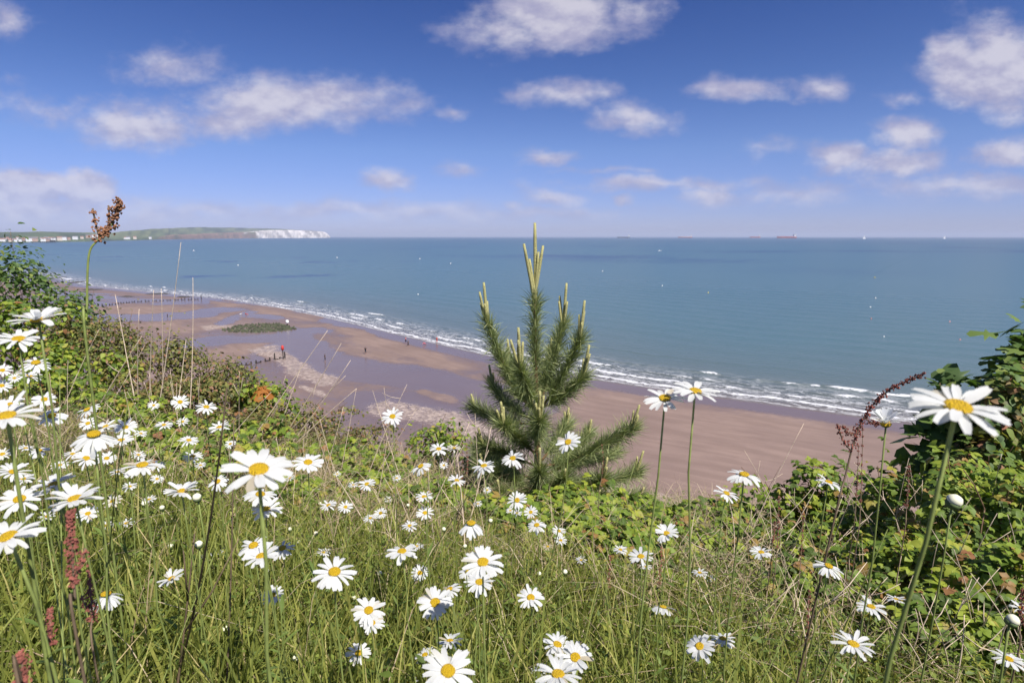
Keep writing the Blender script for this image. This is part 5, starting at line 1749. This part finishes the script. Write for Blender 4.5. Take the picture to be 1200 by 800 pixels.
boat(773, 294, 7, 'small white motor boat out in the bay')
boat(1013, 7000, 34, 'white sailing boat far out beyond the red tanker', True)
boat(1107, 8000, 32, 'white sailing boat farthest from the ships', True)

by = {'yellow': simple_mat('yellow_buoy', (.70, .55, .05), .5, .05), 'pink': simple_mat('pink_buoy', (.65, .25, .22), .5, .05), 'white': simple_mat('white_buoy', (.75, .72, .7), .5, .05)}
pv, pf = lathe([(.1, -.5), (.6, -.45), (1.0, 0), (.95, .35), (.55, .75), (.2, .95), (.12, 1.25), (.02, 1.3)], 12)
for x, y, c in [(830, 343, 'yellow'), (1025, 325.5, 'yellow'), (1036, 394.5, 'white'), (1021, 373.5, 'pink'), (1125, 398, 'pink'), (1113, 377, 'pink'), (1020, 360, 'white'), (1026, 349.5, 'white'), (492, 303.5, 'white'), (528, 309, 'white'), (706, 318, 'white'), (776, 335, 'white'), (395, 302, 'white'), (279, 311, 'white'), (490, 345, 'white'), (227, 294, 'white')]:
    p = atz(x, y, 0)
    s = max(.8 * p.length / F, .22)
    me = new_mesh('float', pv, pf, True)
    root = empty('buoy', p)
    o = link_mesh('float', me, by[c], root); o.scale = (s, s, s)
    v, f = lathe([(1.01, .05), (1.08, .1), (1.08, .2), (1.0, .27)], 12); o = link_mesh('band', new_mesh('band', v, f, True), M['timber'], root); o.scale = (s, s, s * .6)
    tag(root, {'yellow': 'small yellow mooring buoy floating in the bay', 'pink': 'small pink mooring buoy floating in the bay', 'white': 'small white mooring buoy floating in the bay'}[c], 'buoy', c + ' mooring buoys')


# ---------------- seafront town under the far hills
def town():
    rr = random.Random(21)
    wm = [simple_mat('town_white', (.72, .70, .68), .8, .08, .1), simple_mat('town_cream', (.62, .52, .42), .8, .1, .1), simple_mat('town_brick', (.40, .27, .21), .8, .1, .1)]
    rm = [simple_mat('town_slate', (.16, .15, .16), .8, .1, .1), simple_mat('town_tile', (.30, .16, .12), .8, .1, .1)]
    spots = [(-6, 3460, 0), (2, 3450, 0), (5, 3560, 0), (11, 3470, 1), (15, 3550, 2), (17, 3445, 0), (23, 3465, 0), (27, 3560, 2), (33, 3470, 0), (35, 3580, 0), (40, 3480, 2), (42, 3580, 1), (48, 3500, 0), (50, 3465, 0), (56, 3500, 2), (60, 3560, 0), (63, 3500, 0), (69, 3560, 1),
             (74, 3600, 0), (80, 3620, 2), (88, 3680, 0), (96, 3760, 1), (104, 3850, 2), (110, 3900, 0), (116, 3960, 0), (147, 4650, 0), (150, 4600, 0), (158, 4760, 1), (176, 5050, 0), (20, 3640, 0), (54, 3640, 2), (8, 3640, 2)]
    for i, (x, d, c) in enumerate(spots):
        r = ray(x, 277); q = Vector((r.x, r.y)).normalized() * d
        w = rr.uniform(9, 26); dp = rr.uniform(10, 15); h = rr.uniform(4, 11); rh = rr.uniform(3, 6)
        z = 6 + (d - 3400) * .04 if x < 130 else 14
        root = empty('seafront_building', (q.x, q.y, z - 5)); root.rotation_euler = (0, 0, math.atan2(q.y, q.x) - math.pi / 2 + rr.uniform(-.3, .3))
        tag(root, ['white seafront building of the far town below the hills', 'cream seafront building of the far town below the hills', 'brick-red building of the far town below the hills'][c], 'building', ['white', 'cream', 'brick-red'][c] + ' buildings of the far town')
        v, f = boxm(0, 0, (h + 5) / 2, w, dp, h + 5); link_mesh('wall', new_mesh('wall', v, f), wm[c], root)
        e = h + 5.01
        v = [(-w / 2 - .6, -dp / 2 - .6, e), (w / 2 + .6, -dp / 2 - .6, e), (w / 2 + .6, dp / 2 + .6, e), (-w / 2 - .6, dp / 2 + .6, e), (-w / 2, 0, e + rh), (w / 2, 0, e + rh)]
        link_mesh('roof', new_mesh('roof', v, [(0, 1, 5, 4), (2, 3, 4, 5), (1, 2, 5), (3, 0, 4), (3, 2, 1, 0)]), rm[i % 2], root)
    # pier
    r = ray(55, 277); q = Vector((r.x, r.y)).normalized() * 3250
    root = empty('pier', (q.x, q.y, 0)); tag(root, 'dark pier standing in the water off the far town', 'pier')
    v, f = boxm(0, 0, 5, 70, 14, 2.2); link_mesh('deck', new_mesh('deck', v, f), M['timber'], root)
    for k in range(8):
        v, f = tube([Vector((-32 + k * 9, 0, -3)), Vector((-32 + k * 9, 0, 4.5))], .9, 6); link_mesh('pile', new_mesh('pile', v, f), M['timber'], root)
    v, f = boxm(22, 0, 9, 20, 9, 5.4); link_mesh('pavilion', new_mesh('pavilion', v, f), M['timber'], root)
town()
